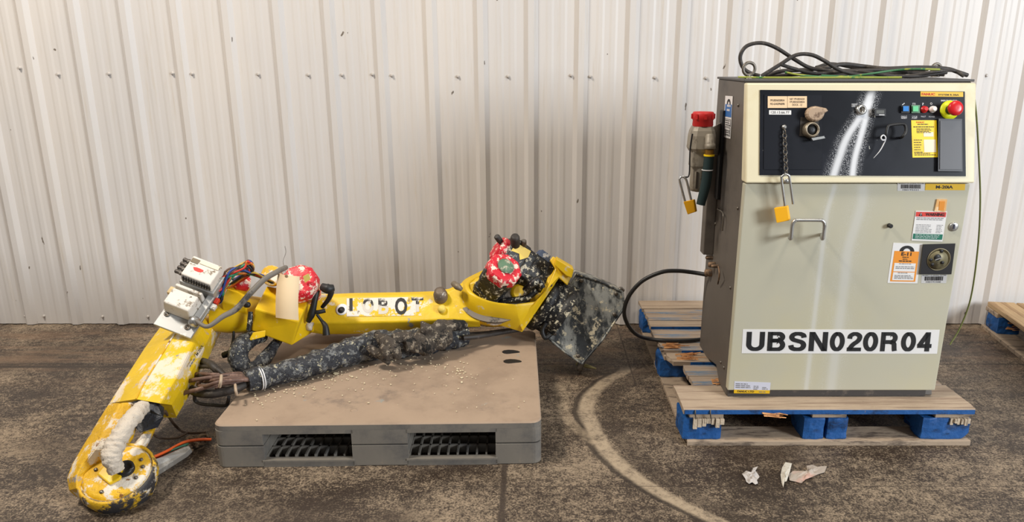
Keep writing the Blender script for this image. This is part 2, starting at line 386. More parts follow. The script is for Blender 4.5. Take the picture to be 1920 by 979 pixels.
# ================================================================== PLASTIC PALLET
t = NT('grey_plastic_side'); MATS['x'] = t.m
PSIDE = mat('grey_plastic_pallet', (122, 116, 107), 0.6, 0, [((98, 95, 92), 5, 0.45, 0.65), ((140, 128, 112), 14, 0.6, 0.7)], (80, 0.08, 0.003), 0.05)
PTOP = mat('dusty_pallet_deck', (162, 141, 121), 0.75, 0, [((146, 126, 108), 4, 0.45, 0.68), ((118, 104, 93), 3.2, 0.57, 0.72), ((140, 144, 140), 7, 0.62, 0.68), ((104, 88, 74), 26, 0.70, 0.74)], (120, 0.06, 0.002), 0.04)
pp = empty('plastic_pallet', (-0.528, 2.236, 0), math.radians(1.3), local=True)
tag(pp, 'solid-top grey plastic pallet with fork openings under the yellow robot arm', 'pallet')
PW, PD, PH = 1.112, 0.872, 0.160
hw = PW / 2; S1 = 0.080
def rr(x0, x1, y0, y1, r, z, n=5):
    out = []
    for cx, cy, a0 in ((x1 - r, y0 + r, -90), (x1 - r, y1 - r, 0), (x0 + r, y1 - r, 90), (x0 + r, y0 + r, 180)):
        for i in range(n + 1):
            a = math.radians(a0 + 90 * i / n); out.append(V((cx + r * math.cos(a), cy + r * math.sin(a), z)))
    return out
# deck with two drain holes
deck = MB().loft([rr(-hw, hw, 0, PD, .035, PH - .022), rr(-hw, hw, 0, PD, .035, PH - .004), rr(-hw + .004, hw - .004, .004, PD - .004, .033, PH)], True).build('deck', [PTOP, PSIDE], pp)
# the deck's own rim is the bare plastic colour
for p in deck.data.polygons:
    if abs(p.normal.z) < 0.5: p.material_index = 1
# openings in the front skirt: bays between columns
bays = [(-hw + .165, -hw + .465), (-hw + .655, -hw + .955)]
z0, z1 = 0.026, 0.124
def skirt(name, ya, yb, z_a, z_b, parent):
    mb = MB(); xs = [-hw + .012] + [v for b in bays for v in b] + [hw - .012]
    for i in range(0, len(xs), 2): mb.bb((xs[i], ya, z_a), (xs[i + 1], yb, z_b))
    return mb
# columns between the fork openings, run through from front to back
cols = [(-hw, bays[0][0]), (bays[0][1], bays[1][0]), (bays[1][1], hw)]
for i, (a, b) in enumerate(cols):
    mb = MB()
    for lo, hi, ins in ((0.0, S1 - .0015, 0.0), (S1 + .0015, PH - .022, 0.0)):
        def ring(z, s_):
            q_ = [V(p) for p in ((a, s_, z), (b, s_, z), (b, PD - s_, z), (a, PD - s_, z))]
            if i == 0: full = rr(a + s_, b, s_, PD - s_, .03, z); return full[12:18] + full[18:24] + [q_[1], q_[2]]
            if i == 2: full = rr(a, b - s_, s_, PD - s_, .03, z); return full[0:6] + full[6:12] + [q_[3], q_[0]]
            return q_
        mb.loft([ring(lo, .003), ring(lo + .003, 0), ring(hi - .001, 0), ring(hi, .002)])
    mb.build('column', PSIDE, pp)
for a, b in bays:
    MB().bb((a - .005, 0.0, 0), (b + .005, .022, z0)).build('lower_rail', PSIDE, pp)
    MB().bb((a - .005, 0.0, z1), (b + .005, .022, PH - .022)).build('upper_rail', PSIDE, pp)
    MB().bb((a - .005, PD - .022, 0), (b + .005, PD, z0)).build('lower_rail', PSIDE, pp)
    g = MB()   # open grid of the lower deck seen through the opening
    nx, ny = 9, 14
    for i in range(nx + 1):
        x = a + (b - a) * i / nx; g.bb((x - .003, .022, .004), (x + .003, PD - .022, .034))
    for j in range(1, ny):
        y = .022 + (PD - .044) * j / ny; g.bb((a, y - .004, .004), (b, y + .004, .034))
    g.build('bottom_grid', PSIDE, pp)
    MB().bb((a, PD * .5, .034), (b, PD * .5 + .02, PH - .022)).build('inner_wall', PSIDE, pp)
    MB().bb((a - .006, -.003, z0 - .006), (b + .006, .0, z0)).build('opening_lip', PSIDE, pp)
# two torn-out handles holes at the far right of the deck: dark cups with a curled lip
for hx, hy in ((.448, .615), (.455, .515)):
    MB().loft([[V((hx + .036 * math.cos(a) * (1.0 + .35 * math.sin(a)), hy + .020 * math.sin(a) + .006 * math.sin(2 * a + hx * 9), PH + .0012)) for a in [k / 14 * math.tau for k in range(14)]],
               [V((hx + .036 * math.cos(a) * (1.0 + .35 * math.sin(a)), hy + .020 * math.sin(a) + .006 * math.sin(2 * a + hx * 9), PH - .015)) for a in [k / 14 * math.tau for k in range(14)]]]).build('deck_hole', BLK, pp, label='dark torn hole in the pallet deck')
for sx, sy, r in ((-.10, .10, .013), (.20, .30, .011), (.40, .57, .008), (-.36, .05, .006)):
    MB().lathe((sx, sy, PH - .001), (0, 0, 1), [(r, 0), (r, .0016), (r * .6, .0016), (r * .5, .0012)], 14).build('deck_plug', PTOP, pp)

# ================================================================== WOODEN PALLETS
def board(name, x0, x1, y0, y1, z0, z1, m, par, jag=0.0, ends=(0, 0)):
    """a board along x with uneven sawn or broken ends"""
    mb = MB(); k = 5; n_ = 8; top = []; bot = []
    def yy(i): return y0 + (y1 - y0) * i / k
    rings = []
    for j in range(n_ + 1):
        fx = j / n_
        ring = []
        for i in list(range(k + 1)):
            e = 0
            if j == 0: e = ends[0] * random.random() + jag * random.random()
            if j == n_: e = -(ends[1] * random.random() + jag * random.random())
            x = x0 + (x1 - x0) * fx + e
            ring.append((x, yy(i), z1 + noise.noise((x * 5, yy(i) * 9, z1 + y0)) * .0016))
        rings.append([V(p) for p in ring] + [V((p[0], p[1], z0)) for p in reversed(ring)])
    mb.loft(rings); return mb.build(name, m, par, 0.0015, 1)
wp = empty('wooden_pallet', (1.07, 2.98, 0))
tag(wp, 'blue wooden pallet with broken deck boards under the control cabinet', 'pallet')
X0, X1, Y0, Y1 = 0.548, 1.584, 2.374, 3.592
DZ0, DZ1 = 0.124, 0.144
decks = [(2.374, 2.575, 0.535, 1.586), (2.580, 2.655, .612, 1.575), (2.660, 2.765, .606, 1.57), (2.800, 2.895, .560, 1.58), (2.925, 3.020, .548, 1.578),
         (3.065, 3.175, .542, 1.575), (3.215, 3.290, .545, 1.58), (3.300, 3.385, .548, 1.57), (3.390, 3.455, .546, 1.58), (3.470, 3.592, .543, 1.578)]
for i, (a, b, xa, xb) in enumerate(decks):
    o = board('deck_board', xa, xb, a, b, DZ0, DZ1, WOOD if i % 3 else WOOD2, wp, .006, (.02 if i in (3, 4) else .004, .004))
# blue painted front edge of the lead boards
for i in (0, 6, 3, 4, 1):
    a, b, xa, xb = decks[i]
    MB().bb((xa + (.09 if i in (3, 4) else .006), a - .0022, DZ0 + .001), (xb - .008, a + .0005, DZ1 - .003)).build('painted_edge', BLUE, wp)
for x in (X0 + .075, (X0 + X1) / 2, X1 - .075):
    for ya, yb in (((2.386, 2.50), (2.905, 3.585)) if x < .7 else ((2.386, 3.585),)):
        MB().bb((x - .062, ya, 0.104), (x + .062, yb, 0.1235)).build('stringer_board', WOODB, wp, .002)
def block(x0, x1, y0, y1, par, split=False, chew=0.0):
    def one(a, b):
        mb = MB(); N = 7; rings = []
        base = [(a, y0), (b, y0), (b, y1), (a, y1)]
        pts = []
        for i in range(4):
            p, q = base[i], base[(i + 1) % 4]
            for k in range(N): pts.append((p[0] + (q[0] - p[0]) * k / N, p[1] + (q[1] - p[1]) * k / N))
        cx, cy = (a + b) / 2, (y0 + y1) / 2
        for z in (.020, .026, .045, .065, .085, .098, .1035):
            ring = []
            for px, py in pts:
                nn = noise.noise((px * 40, py * 40, z * 60)) * .004 + chew * max(0, noise.noise((px * 23 + 3, py * 23, z * 30)))
                d = V((px - cx, py - cy)); L = d.length
                corner = 1 - .06 * max(0, (abs(px - cx) / (b - a) * 2) * (abs(py - cy) / (y1 - y0) * 2)) ** 3
                if z in (.020, .1035): corner *= .985
                ring.append(V((cx + d.x * corner * (1 - nn / L), cy + d.y * corner * (1 - nn / L), z)))
            rings.append(ring)
        mb.loft(rings, True, False); return mb
    if split:
        m = (x0 + x1) / 2; mb = one(x0, m - .004); mb2 = one(m + .004, x1 - .003)
        mb.add(mb2.v, mb2.f)
        return mb.build('block', BLUE, par)
    return one(x0, x1).build('block', BLUE, par)
for yi, (ya, yb) in enumerate(((2.382, 2.515), (2.92, 3.06), (3.45, 3.588))):
    block(.536 if yi == 0 else .545, .684, ya, yb, wp, chew=.01)
    block(.975, 1.140, ya, yb, wp, split=(yi == 0))
    block(1.400, 1.582, ya, yb, wp, chew=.03)
for ya, yb in ((2.370, 2.48), (2.93, 3.04), (3.48, 3.59)):
    board('base_board', X0 - .0 + .006, X1 - .004, ya, yb, .0, .0195, WOODB, wp, .006)
for xa, xb in ((X0 + .004, .66), (1.46, X1 - .01)):
    for ya, yb in ((2.482, 2.928), (3.042, 3.478)):
        MB().bb((xa, ya, 0), (xb, yb, .0185)).build('base_runner', WOODB, wp, .002)
# splintered wood
def splinters(spot, n_, L, wid, par, dirx=(-.1, 1.0), name='splinter'):
    mb = MB()
    for i in range(n_):
        p = V(spot) + V((random.uniform(-.5, .5) * wid[0], random.uniform(-.5, .5) * wid[1], random.uniform(0, wid[2])))
        l = L * random.uniform(.5, 1); d = V((1, random.uniform(-.18, .18), random.uniform(*dirx) * .18)).normalized() * l
        wv = V((0, random.uniform(.004, .011), 0)); hv = V((0, 0, random.uniform(.003, .008)))
        mb.add([p, p + wv, p + wv * .5 + hv, p + d + wv * .3, p + d * .96 - wv * .2, p + d * .98 + hv * .3], [(0, 1, 2), (3, 4, 5), (0, 3, 4), (0, 4, 1), (1, 4, 5), (1, 5, 2), (2, 5, 3), (2, 3, 0)])
    return tag(mb.build(name, SPLN, par, label='fresh orange splintered wood'), kind='stuff')
splinters((.585, 2.96, .142), 13, .085, (.05, .05, .006), wp)
splinters((.62, 2.84, .142), 12, .095, (.05, .05, .006), wp)
splinters((.70, 2.59, .144), 6, .05, (.03, .06, .004), wp)
splinters((.84, 2.368, .118), 12, .085, (.05, .012, .012), wp, (-.6, .3))
CHEW = mat('chewed_bare_wood', (206, 188, 164), 0.85, 0, [((120, 104, 90), 30, 0.5, 0.65, (5, 1, .5))], (70, .8, .006))
mb = MB()
for i in range(7):
    x = .575 + i * .016; h = random.uniform(.016, .040)
    mb.bb((x, 2.372 + random.uniform(-.004, .004), .1035 - h), (x + .014, 2.40, .1045))
mb.build('chewed_wood', CHEW, wp, label='bare chewed wood on the corner block')
mb = MB()
for i in range(6):
    x = 1.50 + i * .012; h = random.uniform(.012, .03)
    mb.bb((x, 2.374 + random.uniform(-.004, .006), .1035 - h), (x + .010, 2.40, .1045))
mb.build('chewed_wood', CHEW, wp)
for x in (.578, .632): MB().tube([(x, 2.371, .142), (x, 2.368, .13), (x + .004, 2.370, .108)], .0025, 6).build('nail', DSTEEL, wp)

rp = empty('wooden_pallet', (2.345, 3.585, 0), math.radians(-8.5), local=True)
tag(rp, 'weathered wooden pallet against the wall, cut off by the right edge of the picture', 'pallet')
for i in range(8):
    x = i * .135; MB().bb((x, -1.16 - random.random() * .01, .122), (x + .126, -.004 + random.random() * .01 - .012, .145)).build('deck_board', WOODY, rp, .003)
MB().bb((-.006, -.14, .1), (1.05, -.012, .1215)).build('stringer_board', WOODB, rp, .002)
MB().bb((.0, -.62, .1), (1.05, -.50, .1215)).build('stringer_board', WOODB, rp, .002)
for bx in (.0, .44, .9):
    for by in (-.15, -.64, -1.14):
        block(bx, bx + .11, by, by + .135, rp, chew=.012)
for bx in (-.012, .43, .9): MB().bb((bx, -1.15, 0), (bx + .10, -.008, .0195)).build('base_board', WOODB, rp, .002)
splinters((.055, -.155, .04), 10, .05, (.05, .01, .04), rp)

# ================================================================== CONTROL CABINET
cb = empty('control_cabinet', (1.1, 2.7, 0.145))
tag(cb, 'tall cream and dark grey robot control cabinet with black operator panel', 'control cabinet')
CXL, CXR = 0.714, 1.481
ZT, ZC, ZB = 1.272, 0.948, 0.175
yT, yC, yD, yB2 = 2.512, 2.432, 2.448, 2.462
YBK = 2.925
# body: side profile (y,z) extruded over the width
prof = [(yB2 + .02, .146), (2.585, .146), (2.645, .196), (2.80, .162), (2.93, .162), (YBK, .30), (2.90, ZT + .004), (yT + .028, ZT + .004), (yC + .045, ZC), (yB2 + .028, ZB)]
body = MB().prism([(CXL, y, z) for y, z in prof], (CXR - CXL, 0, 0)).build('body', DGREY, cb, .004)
MB().hexa([V(p) for p in ((CXL - .004, yT + .022, ZT + .004), (CXR + .006, yT + .022, ZT + .004), (CXR + .006, 2.93, ZT + .004), (CXL - .004, 2.91, ZT + .004),
                          (CXL - .004, yT + .022, ZT + .012), (CXR + .006, yT + .022, ZT + .012), (CXR + .006, 2.93, ZT + .012), (CXL - .004, 2.91, ZT + .012))]).build('top_plate', mat('dark_grey_lid', (74, 72, 72), .5), cb, .002)
MB().bb((CXL + .004, yB2 + .012, .146), (CXR - .03, yB2 + .05, ZB)).build('plinth', mat('plinth_dark', (70, 66, 64), .6, 0, [((110, 100, 90), 20, .55, .7)]), cb, .002)
# operator console (sloped) with cream frame
nC = V((0, -(ZT - ZC), (yT - yC))).normalized()
CON = Plane((0, yC, ZC), nC)
frame = MB().hexa([V(p) for p in ((CXL - .002, yT, ZT), (CXR, yT, ZT), (CXR, yT + .03, ZT), (CXL - .002, yT + .03, ZT),
                                  (CXL - .002, yC, ZC), (CXR, yC, ZC), (CXR, yC + .055, ZC), (CXL - .002, yC + .055, ZC))]).build('console_frame', CREAM, cb, .005)
dz = ZC - .012 - ZB; nD = V((0, -(ZC - .004 - ZB), (yD - yB2))).normalized()
DOOR = Plane((0, yB2, ZB), nD)
door = MB().hexa([V(p) for p in ((CXL, yD, ZC - .004), (CXR - .004, yD, ZC - .004), (CXR - .004, yD + .03, ZC - .004), (CXL, yD + .03, ZC - .004),
                                 (CXL, yB2, ZB), (CXR - .004, yB2, ZB), (CXR - .004, yB2 + .03, ZB), (CXL, yB2 + .03, ZB))]).build('door', DOORM, cb, .004)
# black operator panel with sprayed white marks
t = NT('operator_panel_black'); x_, y_, z_ = t.xyz()
c = t.mix(t.rng(t.noise(3, 4), .4, .7), lin((22, 24, 30)), lin((34, 36, 44)))
c = t.mix(t.rng(t.noise(34, 3, .5, (1, 1, .55), (3, 1, 8)), .725, .74), c, lin((176, 176, 168)))
pc = [CON(1425, 169, 0), CON(1809, 172, 0), CON(1811, 331, 0), CON(1424, 329, 0)]
cc = (V([min(p[i] for p in pc) for i in range(3)]) + V([max(p[i] for p in pc) for i in range(3)])) / 2
def white_streak(c, pix, half, amt):
    pts = [CON(*p) - cc for p in pix]
    zs = [p.z for p in pts]; xs = [p.x for p in pts]; za, zb = min(zs), max(zs); xa, xb = -0.5, 0.5
    tz = t.math('DIVIDE', t.math('SUBTRACT', z_, za), zb - za, clamp=True)
    xc = t.math('ADD', t.math('MULTIPLY', t.curve(tz, sorted(((p.z - za) / (zb - za), (p.x - xa) / (xb - xa)) for p in pts)), xb - xa), xa)
    d = t.math('ABSOLUTE', t.math('SUBTRACT', x_, xc))
    m = t.math('ADD', t.rng(d, half * 1.0, half * .15), 0.0)
    grain = t.math('MULTIPLY', t.rng(d, half * 2.2, half * .6, 0, .75), t.rng(t.noise(420, 2, .5), .52, .62))
    m = t.math('MAXIMUM', m, grain)
    m = t.math('MULTIPLY', m, t.math('MULTIPLY', t.rng(z_, zb + .012, zb - .02), amt))
    return t.mix(m, c, lin((226, 228, 232)))
c = white_streak(c, [(1634, 172), (1617, 212), (1588, 258), (1572, 300), (1562, 331)], .021, .85)
c = white_streak(c, [(1632, 185), (1622, 225), (1612, 262), (1602, 300), (1598, 331)], .017, .9)
t.lk(c, t.b.inputs['Base Color']); t.b.inputs['Roughness'].default_value = .36; t.b.inputs['Specular IOR Level'].default_value = .2
PANEL = t.m
t = NT('streaked_door_paint'); x_, y_, z_ = t.xyz()  # door paint with two faint white streaks mixed into its colour
c = t.mix(t.rng(t.noise(2.5, 4), .45, .7), lin((190, 186, 166)), lin((194, 188, 161)))
c = t.mix(t.rng(t.noise(60, 5, .7), .74, .77), c, lin((140, 126, 100)))
cc = WOFF[door.name]; _CON = CON; CON = DOOR
c = white_streak(c, [(1566, 344), (1562, 360), (1556, 380), (1550, 400)], .014, .35)
c = white_streak(c, [(1618, 344), (1616, 380), (1605, 420), (1590, 470), (1586, 510)], .030, .28)
CON = _CON
t.lk(c, t.b.inputs['Base Color']); t.b.inputs['Roughness'].default_value = .38
door.data.materials[0] = t.m
q0 = ((1425, 169), (1809, 172), (1811, 331), (1424, 329))
panel, _ = sticker('operator_panel', q0, CON, PANEL, cb, .003)
plate, _ = sticker('hinged_plate', ((1433, 178), (1541, 179), (1541, 318), (1432, 318)), CON, mat('plate_black', (25, 27, 34), .4, 0, [((176, 176, 168), 40, .735, .75)], spec=.2), cb, .0018, .003)
cb3 = .003; cb5 = .0048
tp, q = sticker('engraved_plate', ((1439.5, 181), (1476, 181), (1476, 203), (1439.5, 203)), CON, TAN, cb, .0016, cb5)
lettering('FPUBSN020R04', q, .14, .56, .86, .74, PRBLK, tp); lettering('MO-GH02PR0B9B', q, .13, .26, .87, .44, PRBLK, tp)
tp, q = sticker('engraved_plate', ((1476.6, 181), (1513, 181), (1513, 202.6), (1476.6, 202.6)), CON, TAN, cb, .0016, cb5)
lettering('NET FPUBSN020', q, .12, .68, .88, .84, PRBLK, tp); lettering('FPUBSN020R04', q, .12, .43, .88, .59, PRBLK, tp); lettering('DOCK - 12', q, .25, .17, .75, .35, PRBLK, tp)
tp, q = sticker('address_label', ((1442, 207), (1483.5, 207.5), (1483.5, 215.5), (1442, 215.3)), CON, WHITE, cb, .0008, cb5)
lettering('120.13.66.77', q, .09, .22, .92, .80, PRBLK, tp)
# programming port with hinged lid
pb, q = sticker('port_plate', ((1501, 220), (1535, 222), (1535, 256.5), (1499, 255.5)), CON, mat('port_plate', (56, 50, 44), .5, .3), cb, .002, cb5)
c0 = CON(1519, 245, cb5 + .002)
MB().lathe(c0, nC, [(.027, 0), (.027, .012), (.024, .022), (.019, .024), (.018, .006), (.004, .006)], 24).build('port_ring', mat('dirty_chrome', (150, 138, 120), .4, .6, [((90, 76, 60), 30, .5, .65)]), pb)
MB().lathe(c0, nC, [(.0175, .004), (.0175, .016), (.004, .017)], 20).build('port_socket', BLK, pb)
up = V((0, -nC.z, nC.y)).normalized(); up = up if up.z > 0 else -up
rt = V((1, 0, 0))
l0 = CON(1526, 218, cb5 + .012)
ring = [(math.cos(a) * .031, math.sin(a) * .026) for a in [k / 16 * math.tau for k in range(16)]]
ring = [(x + (.016 if x > .02 and y > 0 else 0), y + .006) for x, y in ring]
MB().loft([[l0 + rt * x + up * y for x, y in ring], [l0 + rt * x * .96 + up * y * .96 + nC * .012 for x, y in ring], [l0 + rt * x * .75 + up * y * .75 + nC * .016 for x, y in ring]]).build('port_lid', mat('tan_lid', (176, 152, 128), .35, .1, [((110, 88, 70), 26, .5, .62)]), pb, .002)
MB().prism([l0 + rt * a + up * b for a, b in ((-.012, -.075), (.03, -.068), (.034, -.075), (-.006, -.083))], nC * .012).build('port_latch', STEEL, pb)
# key switch, meter, buttons
ks = CON(1614, 207, cb3)
k = MB().lathe(ks, nC, [(.0175, 0), (.0175, .006), (.013, .010), (.010, .010), (.010, .007), (.002, .007)], 24).build('key_switch', STEEL, cb)
MB().box(ks + nC * .009, (.003, .006, .012)).build('key_slot', DSTEEL, k)
o, q = sticker('switch_label', R4(1597, 195, 1607, 201), CON, PRWHT, cb, .0006, cb3)
mb = MB(); rect(mb, q, .06, .1, .94, .9); mb.build('label_face', PRBLK, o); mb = MB(); lines(mb, q, .15, .9, .55, 2, .3, .14, .0009); mb.build('fine_print', PRWHT, o)
hm, q = sticker('hour_meter', ((1640, 204), (1661, 204.5), (1661, 218.5), (1640, 218)), CON, BLK, cb, .014, cb3)
mb = MB(); rect(mb, q, .15, .35, .85, .78); mb.build('meter_window', mat('lcd_grey', (96, 98, 96), .3), hm); mb = MB(); lines(mb, q, .4, .9, .12, 1, .2, .12, .0006, .1); mb.build('fine_print', PRWHT, hm)
b1, q = sticker('fault_reset_button', R4(1690, 198.5, 1706, 212), CON, BLK, cb, .006, cb3); sticker('button_cap', R4(1693.5, 199.5, 1704, 209), CON, flat('button_blue', (18, 120, 200), .35), b1, .006, cb3 + .006)
b2, q = sticker('cycle_start_button', R4(1709, 197.5, 1725, 212.5), CON, flat('button_frame_green', (88, 124, 96), .5), cb, .006, cb3); sticker('button_cap', R4(1712, 199.5, 1722, 209.5), CON, flat('button_green', (96, 196, 136), .35), b2, .006, cb3 + .006)
MB().lathe(CON(1732, 206, cb3), nC, [(.0115, 0), (.0115, .004), (.0085, .004), (.0085, .014), (.006, .017)], 18).build('fault_lamp', REDP, cb)
MB().lathe(CON(1748, 206, cb3), nC, [(.0115, 0), (.0115, .004), (.0090, .004), (.0090, .014), (.006, .017)], 18).build('power_lamp', WHITE, cb)
q = quadmap(q0, CON, cb3)
def uv(x, y): return ((x - 1424.5) / 385.5, 1 - (y - 170.5) / 159.5)
def panel_text(s, x0, y0, x1, y1, m=PRWHT, bold=.01):
    a, b = uv(x0, y1); c_, d_ = uv(x1, y0); return lettering(s, q, a, b, c_, d_, m, panel, bold)
for s, x0, x1, y0 in (('FAULT', 1690, 1701, 217), ('RESET', 1690, 1701, 220), ('CYCLE', 1710, 1720, 217), ('START', 1710, 1720, 220), ('FAULT', 1727, 1736, 217), ('POWER', 1742, 1753, 217.3)):
    panel_text(s, x0, y0, x1, y0 + 2.6)
panel_text('EMERGENCY STOP', 1765, 186.6, 1795, 189.6)
panel_text('?', 1729.5, 192.5, 1732.5, 197); 
mb = MB(); mb.torus(CON(1746, 195, cb3 + .0005), nC, .003, .0008, 12, 4)
for a in (1711.5, 1713.8, 1716.2): rect(mb, q, *uv(a, 198), *uv(a + .5, 193), .0006)
rect(mb, q, *uv(1711, 193.5), *uv(1717, 193), .0006); rect(mb, q, *uv(1711, 198), *uv(1717, 197.5), .0006)
for i in range(3): rect(mb, q, *uv(1692 + i * 1.6, 197 - i * 1.2), *uv(1693.4 + i * 1.6, 195.4 - i * 1.2), .0006)
mb.build('button_symbols', PRWHT, panel)['kind'] = 'stuff'
fp, fq = sticker('maker_label', ((1726, 172), (1806, 173), (1806, 182.2), (1726, 181.4)), CON, STKY2, cb, .0008, cb3)
lettering('FANUC', fq, .03, .22, .34, .72, PRRED, fp, .03); lettering('SYSTEM R-30iA', fq, .42, .22, .90, .56, PRBLK, fp, .01)
es = CON(1780, 207, cb3)
e = MB().lathe(es, nC, [(.0315, 0), (.0315, .003), (.012, .003)], 32).build('emergency_stop', flat('estop_yellow', (222, 232, 20), .4), cb)
MB().cyl(es + nC * .003, es + nC * .030, .0155).build('stem', BLK, e)
MB().lathe(es + nC * .028, nC, [(.018, 0), (.024, .003), (.025, .010), (.022, .015), (.012, .018), (.004, .018)], 28).build('red_button', REDP, e)
wn, q = sticker('instruction_sticker', ((1708.5, 226), (1756, 226), (1758.5, 295.5), (1711, 296)), CON, STKY, cb, .0008, cb3)
lettering('FANUC', q, .20, .925, .52, .965, PRRED, wn, .02)
mb = MB(); lines(mb, q, .24, .8, .88, 1, .04, .022); lines(mb, q, .08, .92, .81, 1, .04, .024, jit=.05); lines(mb, q, .2, .8, .76, 4, .033, .016)
lines(mb, q, .08, .42, .46, 6, .065, .018); lines(mb, q, .08, .94, .10, 2, .04, .018); mb.build('fine_print', PRBLK, wn)
mb = MB(); rect(mb, q, .47, .56, .86, .68); rect(mb, q, .47, .14, .94, .48); mb.build('blank_field', flat('field_cream', (240, 226, 200), .6), wn)
pk, q = sticker('pendant_pocket', ((1760, 223), (1804, 223.5), (1805, 322), (1759, 321.5)), CON, CHAR, cb, .010, cb3)
sticker('pocket_face', ((1763, 227), (1802, 227), (1803, 318), (1762.5, 318)), CON, mat('pocket_face', (74, 74, 78), .4, 0, [((96, 94, 92), 20, .6, .7)]), pk, .002, cb3 + .010)
hd = MB().tube([CON(1660, 257, cb3), CON(1661, 255, .030), CON(1664, 240, .032), CON(1669, 235.5, .032), CON(1692, 233, .032), CON(1697.5, 237, .032), CON(1698, 248, .032), CON(1692, 257, .030), CON(1688, 259, cb3)], .0045, 8, 5).build('panel_handle', BLK, cb)
zt = MB().tube([CON(1659, 263, .030), CON(1654, 263, .035), CON(1652, 258, .036), CON(1656, 254, .034), CON(1660.5, 258, .032), CON(1659, 266, .028), CON(1650, 283, .024), CON(1638, 297, .020)], [.0022, .0022, .0022, .0022, .0022, .002, .0016, .0005], 6, 5).build('cable_tie', PRWHT, hd)
# chain and padlock on the door
ch = empty('lockout_chain', CON(1470, 239, .01)); tag(ch, 'short steel chain screwed to the black operator panel', 'chain')
MB().lathe(CON(1470, 239, cb5), nC, [(.0085, 0), (.0085, .002), (.0075, .006), (.003, .008)], 14).build('anchor_screw', STEEL, ch)
top, bot = CON(1470.5, 243, .013), CON(1474, 327, .016)
NL = 11
for i in range(NL):
    a = top.lerp(bot, i / NL); b = top.lerp(bot, (i + 1.25) / NL); dd = (b - a).normalized(); L = (b - a).length
    sd = (V((1, 0, 0)) if i % 2 else V((.35, -1, 0))).normalized(); pts = []
    for k in range(12):
        an = k / 12 * math.tau; pts.append((a + b) / 2 + sd * math.cos(an) * .0062 + dd * math.sin(an) * L * .5)
    pts.append(pts[0]); MB().tube(pts, .0017, 5, 1, curve=False).build('chain_link', DSTEEL, ch)
def padlock(name, bq, Y, legs, th, label):
    o = empty(name, D(*bq[3], Y)); tag(o, label, 'padlock', 'yellow lockout padlocks')
    pts = [D(x, y, Y) for x, y in bq]
    MB().prism(pts, (.010, th, 0)).build('lock_body', LOCKY, o, .002)
    MB().tube([D(x, y, yy) for x, y, yy in legs], .0042, 8, 5).build('shackle', STEEL, o)
    return o
padlock('padlock', ((1451, 391), (1476, 387), (1480, 414), (1456, 419)), 2.405, [(1471, 390, 2.412), (1471, 380, 2.41), (1465.5, 338, 2.408), (1467, 331, 2.407), (1472.5, 327.5, 2.406), (1478, 329, 2.407), (1480.5, 336, 2.408), (1487, 383, 2.415)], .016, 'yellow padlock with open shackle hanging on the cabinet front')
MB().lathe(DOOR(1471, 338, 0), nD, [(.007, 0), (.007, .018), (.009, .018), (.009, .022), (.003, .023)], 14).build('hasp_pin', STEEL, cb)
padlock('padlock', ((1281, 379), (1300, 375), (1304, 398), (1289, 403)), 2.70, [(1285, 380, 2.705), (1275, 342, 2.70), (1275, 335, 2.70), (1279, 332, 2.70), (1284, 334, 2.70), (1288, 342, 2.70), (1296, 376, 2.705)], .014, 'yellow padlock dangling from the air regulator beside the cabinet')
# door hardware
h = MB(); h.tube([DOOR(1483, 440, .0), DOOR(1481, 446, .045), DOOR(1482, 448.5, .055), DOOR(1483.5, 444, .058), DOOR(1486, 422, .058), DOOR(1491, 414.5, .058), DOOR(1498, 413.5, .058), DOOR(1535, 413.5, .058), DOOR(1542, 414.5, .058), DOOR(1546, 422, .058), DOOR(1543.5, 444, .058), DOOR(1542, 448.5, .055), DOOR(1541, 446, .045), DOOR(1541, 440, 0)], .006, 10, 5)
h.build('door_handle', STEEL, cb)
MB().lathe(DOOR(1667, 423, 0), nD, [(.0075, 0), (.0075, .014), (.005, .016)], 14).build('door_stud', BLK, cb)
lk = MB().lathe(DOOR(1787.5, 425.5, 0), nD, [(.0155, 0), (.0155, .004), (.013, .006), (.002, .006)], 24).build('key_lock', STEEL, cb)
MB().box(DOOR(1789, 425.5, .007), (.005, .003, .016)).build('lock_slot', flat('slot_dark', (46, 46, 66), .5), lk)
def barcode(name, cs):
    o, q = sticker(name, cs, DOOR, flat('foil_label', (206, 204, 202), .4, .2), cb, .0006)
    mb = MB(); u = .13
    while u < .86:
        w_ = random.choice((.008, .012, .018)); rect(mb, q, u, .30, u + w_, .80); u += w_ + random.choice((.008, .012, .016))
    mb.build('bar_code', PRBLK, o)
    lettering('PROPERTY OF GENERAL MOTORS', q, .04, .86, .97, .99, PRBLK, o)
    return o, q
o, q = barcode('barcode_label', ((1683, 343.5), (1734, 343.5), (1733.5, 359), (1682.5, 358.5))); lettering('100193321', q, .2, .06, .78, .22, PRBLK, o)
o, q = barcode('barcode_label', ((1728, 516), (1776, 515.5), (1774, 531.5), (1727, 531.5))); lettering('100193308', q, .2, .06, .78, .22, PRBLK, o)
o, q = sticker('model_label', ((1735.5, 345), (1810, 345.5), (1809, 357.3), (1734.5, 357)), DOOR, STKY2, cb, .0007); lettering('M-20iA', q, .27, .24, .70, .74, PRBLK, o, .03)
o, q = sticker('tape_patch', ((1757, 374), (1776, 374.5), (1773, 398), (1752, 397)), DOOR, mat('tan_tape', (226, 172, 104), .5, 0, [((245, 214, 170), 20, .5, .6)]), cb, .004)
sticker('tape_core', ((1762, 378), (1772, 378), (1770, 395), (1760, 395)), DOOR, flat('tape_orange', (222, 140, 36), .5), o, .001, .004)
o, q = sticker('warning_sticker', ((1717, 396), (1776, 397), (1767, 453.5), (1709, 451.5)), DOOR, WHITE, cb, .0008, .001, 'red and white warning sticker with a green foot')
